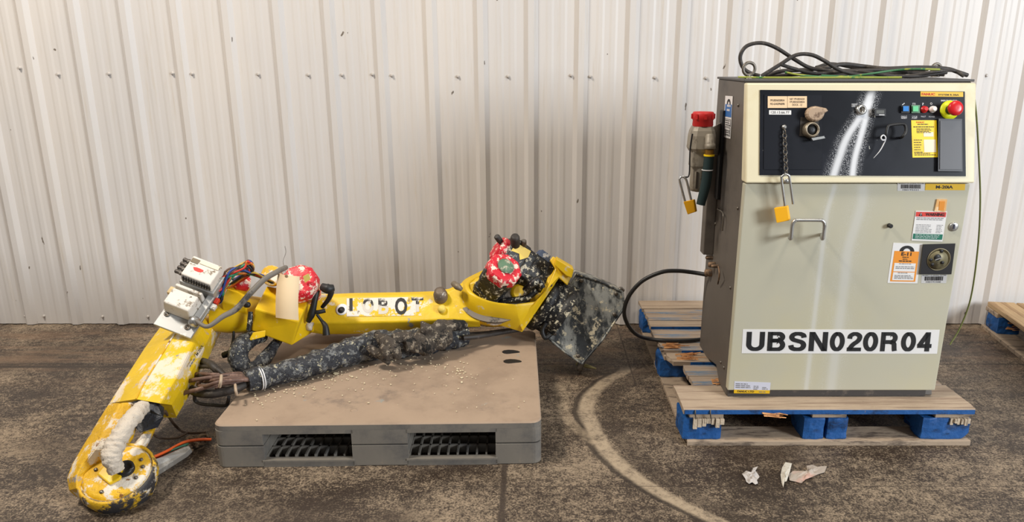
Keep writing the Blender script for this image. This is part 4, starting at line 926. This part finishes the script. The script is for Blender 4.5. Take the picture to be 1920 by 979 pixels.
rm = MB().lathe(D(568, 540, 2.90), (.05, -.8, .62), [(.066, -.06), (.070, 0), (.078, .03), (.078, .065), (.066, .085), (.02, .088)], 10, False, .3).build('elbow_motor_cap', REDM, rb, .006, label='red motor cap splashed with white')
MB().prism([D(x, y, 2.815) for x, y in ((568, 519), (578, 514), (582, 524), (572, 531))], (0, .005, 0)).build('cap_label', flat('label_dull_yellow', (214, 200, 110), .6), rm)
MB().tube([D(606, 541, 2.86), D(620, 545, 2.86), D(617, 560, 2.86), D(604, 577, 2.87)], [.016, .014, .010, .008], 8).build('cable_plug', BLK, rb)
MB().tube([D(604, 538, 2.86), D(615, 542, 2.85), D(626, 540, 2.86)], [.016, .022, .014], 8).build('cable_plug', BLK, rb)
MB().tube([D(594, 545, 2.87), D(590, 565, 2.85), D(584, 590, 2.84), D(578, 604, 2.84)], [.014, .012, .016, .010], 8).build('cable_plug', BLK, rb)
MB().tube([D(585, 585, 2.85), D(596, 586, 2.84), D(610, 583, 2.85)], .009, 8).build('cable_plug', BLK, rb)
MB().tube([D(594, 590, 2.85), D(603, 602, 2.85), D(610, 612, 2.84), D(612, 629, 2.83)], [.006, .007, .012, .016], 8).build('cable_plug', BLK, rb)
MB().tube([D(588, 606, 2.88), D(580, 612, 2.87), D(574, 616, 2.87)], [.006, .02, .012], 8, lump=.4).build('foil_scrap', WHTT, rb)
# forearm
S = [((300, 612), (345, 598), (392, 588), (408, 602), .365), ((268, 655), (318, 641), (362, 642), (383, 652), .335), ((222, 726), (277, 707), (328, 712), (350, 714), .275), ((203, 757), (255, 749), (300, 757), (322, 760), .245)]
rings = []
for L_, M1, M2, R_, z in S:
    l = G(*L_, z - .045); a = G(*M1, z); b = G(*M2, z - .004); r = G(*R_, z - .045)
    rings.append([l, a, b, r, r + V((-.015, .05, -.075)), l + V((.015, .05, -.075))])
fa = MB().loft(rings).build('forearm', YELF, rb, .010, 3)
FA = Plane(G(330, 714, .271), (G(362, 642, .331) - G(328, 712, .271)).cross(G(383, 652, .29) - G(328, 712, .271)))
FA.n = FA.n if FA.n.y < 0 else -FA.n
q = quadmap(((376, 640), (386, 650), (358, 694), (350, 684)), lambda x, y, o=0: (lambda d: CAM + d * 1)(ray(x, y)) if False else FA(x, y, o), .001)
def q90(u, v, o=0.0): return q(1 - v, u, o) if False else q(1 - v, u, o)
lettering('M-20iA', q90, .52, .25, .94, .62, PRBLK, fa, .01)
mb = MB(); lines(mb, q90, .04, .45, .3, 1, .1, .22); mb.build('fine_print', PRGRY, fa)
# seam line
MB().tube([G(*p, z + .001) for p, z in (((345, 598), .365), ((318, 641), .335), ((277, 707), .275), ((255, 749), .245))], .003, 6, 2).build('forearm_seam', YELW, fa)
# torn black boot at the end of the forearm
MB().loft([[G(238, 757, .225), G(262, 750, .24), G(292, 752, .24), G(308, 765, .235), G(306, 785, .18), G(262, 790, .18)], [G(232, 776, .21), G(255, 766, .22), G(284, 770, .22), G(305, 782, .20), G(296, 802, .16), G(262, 812, .16)]]).build('torn_boot', mat('boot_black', (38, 42, 50), .45, 0, [((150, 150, 150), 16, .6, .68)], (30, .8, .012)), rb)
# fork leading to the wrist
FS = [((203, 757), (250, 755), .245, .07), ((184, 787), (236, 797), .21, .07), ((155, 835), (203, 842), .165, .07), ((133, 872), (180, 866), .128, .07), ((124, 898), (165, 888), .10, .065), ((128, 920), (163, 912), .072, .05), ((145, 934), (176, 928), .045, .03)]
rings = []
for L_, I_, z, dp in FS:
    l = G(*L_, z - .02); m = G((L_[0] * .55 + I_[0] * .45), (L_[1] * .55 + I_[1] * .45), z + .012); i_ = G(*I_, z)
    rings.append([l, m, i_, i_ + V((.0, .03, -dp)), l + V((.012, .03, -dp + .012))])
MB().loft(rings).build('wrist_fork', YELW, rb, .010, 3)
MB().loft([[G(285, 782, .17), G(298, 790, .16), G(298, 796, .13), G(284, 790, .13)], [G(262, 820, .15), G(276, 830, .14), G(276, 838, .11), G(262, 828, .11)], [G(232, 850, .12), G(250, 858, .12), G(250, 866, .08), G(232, 860, .08)]]).build('wrist_link', YELW, rb, .006)
# wrist disc
cw = G(217, 884, .105); nw = V((.10, -.42, .90)).normalized()
wd = MB().lathe(cw, nw, [(.080, -.085), (.098, -.070), (.102, -.02), (.096, -.006), (.088, 0), (.02, .0)], 30).build('wrist_disc', YELW, rb, .003)
MB().lathe(cw - nw * .010, nw, [(.1032, -.012), (.1032, -.002), (.100, .0)], 30).build('wrist_seal', mat('seal_grey2', (120, 104, 70), .6, 0, [((200, 186, 150), 14, .48, .56), ((48, 44, 42), 18, .58, .64)]), wd)
MB().lathe(cw, nw, [(.098, -.03), (.1045, -.004), (.112, -.010), (.115, -.04), (.100, -.090)], 32).build('wrist_cup', mat('worn_cup', (214, 168, 28), .55, 0, [((222, 212, 196), 12, .53, .57), ((50, 48, 50), 7, .48, .54), ((150, 142, 134), 16, .58, .63)], (50, .5, .008)), rb)
ex = V((1, 0, 0)); ex = (ex - nw * ex.dot(nw)).normalized(); ey = nw.cross(ex)
MB().prism([cw + ex * a + ey * b + nw * .0 for a, b in ((-.045, -.020), (.005, -.052), (.030, -.030), (.020, .015), (-.035, .020))], nw * .012).build('wrist_plate', YELC, wd, .004)
MB().lathe(cw + ex * .028 + ey * .006, nw, [(.027, 0), (.027, .014), (.020, .016), (.020, .004), (.001, .004)], 18).build('hollow_ring', mat('ring_black', (40, 40, 42), .4, .3, [((170, 168, 164), 30, .58, .64)]), wd)
for a, b in ((-.06, .0), (.07, -.02), (.06, .045), (.075, .02), (-.01, -.075)): MB().lathe(cw + ex * a + ey * b, nw, [(.006, 0), (.006, .004), (.002, .005)], 8).build('wrist_bolt', DSTEEL, wd)
MB().tube([G(268, 764, .235), G(252, 780, .245), G(232, 808, .225), G(214, 838, .195), G(210, 862, .165), G(219, 884, .125)], [.023, .026, .028, .029, .028, .022], 18, 16, .22, 75).build('taped_hose', WHTT, rb)
BRK = mat('bare_bracket', (150, 146, 140), .5, .5, [((190, 186, 178), 16, .5, .62)])
MB().prism([G(x, y, z) for x, y, z in ((268, 868, .085), (300, 858, .075), (345, 838, .06), (354, 836, .058), (357, 841, .055), (348, 850, .052), (280, 893, .05), (266, 888, .06))], (0, .012, -.022)).build('tool_bracket', BRK, rb, .003)
# valve manifold on the forearm
bl, brr, tl_ = D(287, 608, 2.555), D(357, 635, 2.545), D(351, 490, 2.775)
e1 = (brr - bl); W1 = e1.length; e1.normalize(); e2 = tl_ - bl; e2 = (e2 - e1 * e2.dot(e1)); H2 = e2.length; e2.normalize(); e3 = e1.cross(e2).normalized()
if e3.y > 0: e3 = -e3
def loc(a, b, c_): return bl + e1 * a + e2 * b + e3 * c_
def vbox(a0, a1, b0, b1, c0, c1, name, m, par, bev=.003, tap=0.0):
    return MB().hexa([loc(a0, b0, c0), loc(a1, b0, c0), loc(a1, b1, c0), loc(a0, b1, c0), loc(a0 + tap, b0 + tap, c1), loc(a1 - tap, b0 + tap, c1), loc(a1 - tap, b1 - tap, c1), loc(a0 + tap, b1 - tap, c1)]).build(name, m, par, bev)
VP = vbox(0, W1, 0, H2 * 1.0, -.012, 0, 'valve_manifold', VGREY, rb, .002)
vbox(.006, W1 * .80, .060, .140, 0, .072, 'valve_cover', VMAN, VP, .006, .006)
vbox(.006, W1 * .80, .142, .162, 0, .066, 'valve_cap', VMAN, VP, .004, .004)
vbox(W1 * .80, W1 * .98, .04, H2 * .86, 0, .022, 'valve_rail', VGREY, VP, .003)
vbox(.006, W1 * .98, .175, H2 * .98, 0, .050, 'valve_block', VGREY, VP, .003)
vc = vbox(.010, W1 * .93, .180, H2 * .97, .050, .096, 'connector_housing', VMAN, VP, .005, .005)
vbox(.052, W1 * .86, H2 * .87, H2 * .93, .096, .100, 'housing_label', flat('label_cream', (236, 222, 196), .6), vc, .001)
vbox(.018, .048, H2 * .85, H2 * .92, .096, .098, 'housing_recess', flat('recess_brown', (120, 106, 84), .6), vc, .001)
for i in range(11):
    u = .022 + i * (W1 * .78) / 11; MB().hexa([loc(u, .1775, .062), loc(u + .005, .1775, .062), loc(u + .005, .1775, .090), loc(u, .1775, .090), loc(u, .183, .062), loc(u + .005, .183, .062), loc(u + .005, .183, .090), loc(u, .183, .090)]).build('vent_slot', BLK, vc)
for i in range(4):
    b = H2 * (.70 + .065 * i); p = loc(.014, b, .066)
    MB().lathe(p, -e1, [(.009, 0), (.010, .012), (.008, .020), (.009, .032), (.006, .036)], 8).build('air_fitting', mat('dirty_fitting', (86, 80, 76), .5, .5, [((190, 184, 176), 30, .55, .65)]), VP)
for a, b in ((.022, .055), (W1 * .78, .035), (W1 * .88, .20), (W1 * .9, H2 * .8)): MB().lathe(loc(a, b, 0), e3, [(.011, 0), (.011, .004), (.006, .004), (.006, .001), (.001, .001)], 14).build('mounting_screw', DSTEEL, VP)
vbox(-.008, .012, .115, .145, .03, .05, 'side_knob', flat('knob_tan', (206, 180, 130), .5), VP)
cpt = loc(W1 * .90, .055, .024)
MB().lathe(cpt, e3 + e1 * .6, [(.016, -.015), (.020, -.004), (.021, .010), (.016, .022), (.006, .026)], 16).build('cord_grip', STEEL, VP)
vbox(W1 * .99, W1 * 1.10, .16, .185, -.01, .012, 'red_terminal', flat('terminal_red', (206, 50, 30), .5), VP)
vbox(W1 * .99, W1 * 1.12, .135, .158, -.01, .010, 'white_terminal', VMAN, VP)
mb = MB(); ang = [k / 9 * math.tau for k in range(9)]
mb.add([loc(W1 * .42 + .02 * math.cos(a) * (1 + .2 * math.sin(3 * a)), H2 * .78 + .010 * math.sin(a) * (1 + .2 * math.cos(2 * a)), .0966) for a in ang], [tuple(range(9))])
mb.build('red_paint_smear', flat('red_smear', (206, 50, 40), .5), vc)
cw1 = cpt + (e3 + e1 * .6).normalized() * .022
MB().tube([cw1, cw1 + e1 * .05 + V((0, -.01, .0)), D(418, 594, 2.58), D(443, 580, 2.62), D(470, 550, 2.66), D(495, 525, 2.70), D(520, 510, 2.74), D(536, 502, 2.80)], [.008, .008, .010, .0115, .011, .011, .0105, .010], 10, 6).build('grey_conduit', mat('grey_conduit', (112, 106, 98), .6, 0, [((52, 48, 44), 10, .5, .6)]), rb)
# coloured wires
wires = [('red_wire', (200, 50, 36)), ('green_wire', (40, 130, 96)), ('blue_wire', (44, 70, 140)), ('orange_wire', (214, 120, 50)), ('black_wire', (30, 30, 32)), ('yellow_wire', (206, 170, 70)), ('brown_wire', (92, 60, 44))]
for i in range(30):
    nm, col = wires[i % 7]
    j = lambda s=6: random.uniform(-s, s)
    sx = 398 + j(6); sy = 535 + (i % 12) * 3.2
    if i % 3 == 0: pix = [(sx, sy), (sx + 14, sy - 14), (432 + j(), 512 + j()), (452 + j(), 500 + j(4)), (466 + j(3), 492 + j(3)), (473 + j(3), 502 + j(5)), (462 + j(), 514 + j()), (440 + j(), 530 + j())]
    elif i % 3 == 1: pix = [(sx, sy), (sx + 12, sy - 6), (425 + j(), 524 + j()), (444 + j(), 508 + j()), (462 + j(4), 500 + j(5)), (470 + j(4), 510 + j(4)), (446 + j(), 524 + j(4)), (428 + j(4), 540 + j(4))]
    else: pix = [(sx, sy), (sx + 15, sy - 8), (420 + j(), 520 + j()), (445 + j(), 512 + j(4)), (470 + j(), 512 + j(3)), (490 + j(3), 520 + j(3)), (512 + j(2), 530 + j(2))]
    n_ = len(pix)
    MB().tube([D(x, y, 2.70 + .12 * k / n_ + random.uniform(-.015, .015)) for k, (x, y) in enumerate(pix)], random.choice((.0042, .0048, .0054)) if nm != 'black_wire' else .006, 6, 5).build(nm, flat(nm, col, .5), rb)
MB().lathe(D(455, 532, 2.83), (-.6, -.5, .4), [(.03, -.02), (.032, .02), (.02, .03)], 12).build('red_gland', REDM, rb)
mb = MB(); mb.add([D(x, y, 2.775) for x, y in ((442, 545), (447, 540), (449, 548), (453, 556), (447, 561), (445, 552))], [(0, 1, 2, 3, 4, 5)])
# taped U-shaped hose under the elbow
MB().tube([D(492, 628, 2.80), D(470, 636, 2.74), D(452, 650, 2.68), D(446, 672, 2.65), D(458, 692, 2.64), D(478, 692, 2.66), D(494, 676, 2.70), D(510, 655, 2.76), D(522, 638, 2.80)], [.030, .034, .037, .038, .036, .031, .028, .023, .018], 14, 6, .12, 25).build('taped_elbow_hose', TAPE, rb)
MB().tube([D(438, 622, 2.74), D(437, 640, 2.72), D(432, 658, 2.70), D(424, 665, 2.70), D(418, 667, 2.70)], [.005, .006, .008, .013, .012], 8).build('loose_plug', BLK, rb)
MB().hexa([D(474, 624, 2.70), D(498, 620, 2.70), D(497, 632, 2.69), D(466, 640, 2.69), D(474, 624, 2.73), D(498, 620, 2.73), D(497, 632, 2.72), D(466, 640, 2.72)]).build('hose_clamp', YELC, rb, .002)
MB().tube([D(470, 585, 2.72), D(469, 600, 2.71), D(466, 620, 2.70)], [.010, .012, .010], 8, lump=.2).build('cover_strap', BLKM, rb)

# paper tag
tg = [D(521, 514, 2.735), D(562, 519, 2.735), D(560, 601, 2.685), D(517, 596, 2.685)]
to = empty('paper_tag', tg[0]); tag(to, 'blank manila paper tag hanging on the yellow motor cover', 'tag')
mb = MB(); nA = 6
top_ = [tg[0].lerp(tg[1], 0), tg[0].lerp(tg[1], 1)]
rings = []
for i in range(nA + 1):
    f = i / nA; a = tg[0].lerp(tg[3], f) + V((0, -.012 * math.sin(f * math.pi), 0)); b = tg[1].lerp(tg[2], f) + V((0, -.012 * math.sin(f * math.pi), 0))
    m = (a + b) / 2 + V((0, -.004, 0)); rings.append([a, m, b, b + V((0, .001, 0)), m + V((0, .001, 0)), a + V((0, .001, 0))])
mb.loft(rings, True, True).build('tag_card', TAG, to)
MB().lathe(D(537, 518, 2.728), (0, -1, .2), [(.006, 0), (.006, .001), (.003, .0015)], 12).build('tag_eyelet', flat('eyelet_brown', (150, 120, 90), .7), to)
MB().tube([D(537, 517, 2.727), D(534, 505, 2.74), D(531, 490, 2.76), D(536, 474, 2.77), D(534, 462, 2.77)], .0009, 5, 5).build('tag_wire', DSTEEL, to)

# ================================================================== DRESS PACK ON THE PALLET
dp = empty('wrapped_hose_bundle', (-0.7, 2.7, .16)); tag(dp, 'black tape-wrapped hose bundle lying across the plastic pallet', 'hose bundle')
PZ = .160
path = [((462, 716), .055), ((510, 703), .055), ((560, 692), .056), ((610, 676), .058), ((660, 660), .060), ((710, 648), .060), ((760, 645), .058), ((810, 638), .056), ((850, 632), .052), ((872, 628), .050)]
MB().tube([G(x, y, PZ + r * .92) for (x, y), r in path], [.040, .042, .045, .050, .054, .058, .058, .056, .053, .046], 22, 12, .22, 26).build('tape_wrap', TAPE, dp)
def rag(pts, r, name='torn_cloth'):
    P = [G(x, y, z) for x, y, z in pts]
    return MB().tube(P, r, 10, 7, .55, 34).build(name, RAGM, dp)
rag([(706, 626, .28), (720, 640, .27), (738, 655, .25), (748, 672, .21)], [.012, .026, .030, .012])
rag([(716, 650, .26), (727, 662, .24), (722, 676, .20)], [.02, .028, .012])
rag([(736, 636, .28), (760, 632, .28), (780, 640, .26)], [.015, .028, .012])
rag([(790, 604, .33), (797, 615, .31), (800, 628, .28)], [.006, .022, .026])
rag([(800, 618, .29), (830, 612, .29), (862, 610, .28), (874, 612, .27)], [.022, .028, .024, .012])
rag([(760, 648, .25), (800, 640, .25), (840, 634, .24)], [.03, .05, .04])
rag([(690, 652, .25), (712, 664, .23), (730, 684, .19)], [.014, .022, .008])
for i in range(3): MB().tube([G(868, 628 + i * 3, .20 + .012 * i), G(900, 627 + i * 2, .195 + .01 * i), G(940, 622 + i, .20), G(975, 618, .205)], .011, 8, 6).build('bare_hose', BLKR, dp)
for px, py in ((486, 710), (490, 709)): MB().torus(G(px, py, PZ + .05), (G(510, 703, .215) - G(462, 716, .215)), .043, .0025, 20, 6).build('tie_wrap', PRWHT, dp)
# looped cable tails at the left end
random.seed(3)
cbl = lambda pix, r, m, nm: MB().tube([G(x, y, z) for x, y, z in pix], r, 8, 6).build(nm, m, dp)
cbl([(470, 716, .205), (440, 730, .20), (400, 739, .19), (368, 736, .18), (352, 726, .17)], .016, BLKR, 'thick_cable')
cbl([(478, 712, .21), (440, 718, .22), (405, 722, .22), (375, 730, .21), (345, 738, .19), (322, 752, .16)], .008, BRNC, 'brown_cable')
cbl([(478, 708, .22), (440, 706, .23), (400, 708, .235), (370, 712, .23), (350, 716, .21)], .008, BRNC, 'brown_cable')
cbl([(478, 713, .22), (445, 713, .235), (410, 717, .24), (385, 725, .22), (372, 722, .20), (380, 712, .22), (410, 706, .24), (450, 701, .23), (461, 712, .22), (455, 726, .20), (430, 730, .20), (405, 727, .20)], .0075, BRNC, 'brown_cable')
cbl([(425, 708, .23), (405, 692, .25), (385, 688, .24), (368, 690, .22), (362, 698, .21), (375, 704, .22), (395, 702, .23)], .008, BLKR, 'black_cable')
cbl([(420, 706, .22), (402, 690, .25), (392, 682, .25), (378, 678, .24), (368, 682, .22)], .014, BLKR, 'thick_cable')
cbl([(365, 742, .17), (366, 752, .14), (378, 758, .13), (400, 760, .13), (422, 761, .13), (427, 755, .14), (429, 745, .17)], .0065, BLKR, 'black_cable')
cbl([(345, 708, .2), (370, 702, .22), (400, 703, .235), (440, 704, .23), (465, 706, .22)], .0075, BRNC, 'brown_cable')
cbl([(352, 700, .2), (380, 715, .21), (410, 712, .235), (440, 709, .24), (470, 712, .22)], .0075, BRNC, 'brown_cable')
MB().tube([G(415, 705, .265), G(414, 716, .26), G(412, 726, .235)], .0055, 6, 3).build('tie_wrap', mat('tape_tan', (176, 156, 134), .7), dp)
MB().tube([G(441, 722, .225), G(442, 732, .225), G(444, 741, .205)], .005, 6, 3).build('tie_wrap', MATS['tape_tan'], dp)

# cables on the floor by the wrist
fc = empty('loose_floor_cables', G(340, 845)); tag(fc, 'orange, green and red tubes trailing on the floor beside the plastic pallet', 'cables')
for nm, col, pix, r in (('orange_tube', (226, 96, 40), [(278, 862, .07), (310, 848, .06), (345, 830, .04), (375, 825, .03), (396, 825, .02)], .0055),
                        ('red_tube', (150, 40, 40), [(282, 866, .06), (310, 856, .05), (335, 845, .05), (345, 840, .04)], .0045),
                        ('green_tube', (60, 112, 90), [(282, 864, .06), (315, 848, .05), (340, 838, .05), (352, 833, .03)], .0045),
                        ('dark_cable', (92, 74, 60), [(310, 772, .17), (330, 800, .03), (350, 812, .012), (385, 812, .012)], .005),
                        ('dark_cable', (88, 70, 56), [(272, 842, .09), (283, 815, .05), (300, 822, .012), (330, 822, .010), (352, 812, .014)], .0045),
                        ('thin_wire', (40, 34, 30), [(262, 852, .08), (268, 830, .06), (275, 805, .12), (285, 785, .16)], .0022)):
    MB().tube([G(*p) for p in pix], r, 7, 6).build(nm, flat(nm + '_' + str(col[0]), col, .5), fc)
for i in range(7):
    x, y = 352 + random.uniform(0, 36), 806 + random.uniform(0, 34); a = random.uniform(0, 3)
    MB().tube([G(x + 10 * math.cos(a + k * 1.1), y + 6 * math.sin(a + k * 1.1), .012 + .006 * (k % 3)) for k in range(5)], .006, 6, 5).build('tangled_lead', mat('dusty_lead', (124, 106, 86), .8, 0, [((70, 56, 46), 60, .5, .6)]), fc)

# ================================================================== SCRAPS
def scrap(pix, name, label, z=.004, col=(196, 190, 186), m=None):
    c_ = G(sum(p[0] for p in pix) / len(pix), sum(p[1] for p in pix) / len(pix)); pts = []
    P = [G(*p) for p in pix]
    mb = MB(); n_ = len(P); rings = []
    for f in (1.0, .6, .25):
        rings.append([c_.lerp(p, f) + V((0, 0, z + abs(noise.noise(p * 30 + V((f * 3, 0, 0)))) * .018 * (1.3 - f))) for p in P])
    vs = [p for r in rings for p in r] + [c_ + V((0, 0, z + .008))]; fs = []
    for j in range(2):
        for i in range(n_): fs.append((j * n_ + i, j * n_ + (i + 1) % n_, (j + 1) * n_ + (i + 1) % n_, (j + 1) * n_ + i))
    for i in range(n_): fs.append((2 * n_ + i, 2 * n_ + (i + 1) % n_, 3 * n_))
    mb.add(vs, fs, False); o = mb.build(name, m or mat('crumpled_film', col, .35, 0, [((150, 140, 130), 30, .5, .65)], (60, .6, .006)), None)
    so = o.modifiers.new('thickness', 'SOLIDIFY'); so.thickness = .0012; so.offset = 1
    tag(o, label, 'scrap'); return o
scrap([(1391, 892), (1399, 886), (1408, 888), (1412, 880), (1421, 878), (1415, 884), (1420, 890), (1424, 897), (1419, 903), (1421, 909), (1416, 912), (1410, 908), (1404, 910), (1399, 906), (1397, 900)], 'plastic_scrap', 'small crumpled grey film scrap alone on the floor, left of the others')
scrap([(1466, 884), (1472, 874), (1484, 876), (1480, 892), (1474, 910), (1468, 911), (1468, 922), (1465, 912), (1463, 898)], 'plastic_scrap', 'upright folded pale film scrap on the floor, between the other two', .012, m=mat('pale_film', (208, 202, 190), .4, 0, [((170, 160, 146), 30, .5, .65)], (60, .6, .006)))
scrap([(1478, 893), (1486, 887), (1510, 886), (1516, 880), (1512, 876), (1524, 874), (1532, 878), (1540, 877), (1550, 877), (1546, 888), (1534, 892), (1522, 898), (1510, 902), (1502, 909), (1492, 906), (1480, 904)], 'plastic_scrap', 'wide torn translucent film scrap with pink end on the floor', .004, m=mat('pink_film', (176, 164, 152), .4, 0, [((196, 160, 146), 6, .5, .6), ((130, 116, 104), 24, .56, .66)], (60, .6, .006)))
# paint chips: too many and too small to count
mb = MB(); random.seed(11)
def chip(x, y, s):
    p = G(x, y, PZ + .002); k = random.randint(4, 6); a0 = random.random() * 6
    pts = [p + V((math.cos(a0 + i / k * math.tau) * s * random.uniform(.5, 1), math.sin(a0 + i / k * math.tau) * s * random.uniform(.5, 1), random.uniform(0, .002))) for i in range(k)]
    mb.prism(pts, (0, 0, .0025))
for _ in range(150):
    f = random.random(); x = 470 + f * 380; y = 735 - f * 85 + abs(random.gauss(0, 22)); chip(x, y, random.uniform(.0015, .005))
for _ in range(34): chip(random.gauss(868, 18), random.gauss(700, 10), random.uniform(.0015, .006))
for _ in range(40): chip(random.uniform(450, 990), random.uniform(655, 775), random.uniform(.0012, .004))
for x, y, s in ((776, 667, .009), (660, 708, .006), (630, 702, .012), (655, 755, .004), (690, 757, .006)): chip(x, y, s)
po = mb.build('paint_chips', mat('cream_chip', (216, 202, 170), .7), None); tag(po, 'scattered cream paint chips on the plastic pallet', 'debris', None, 'stuff')
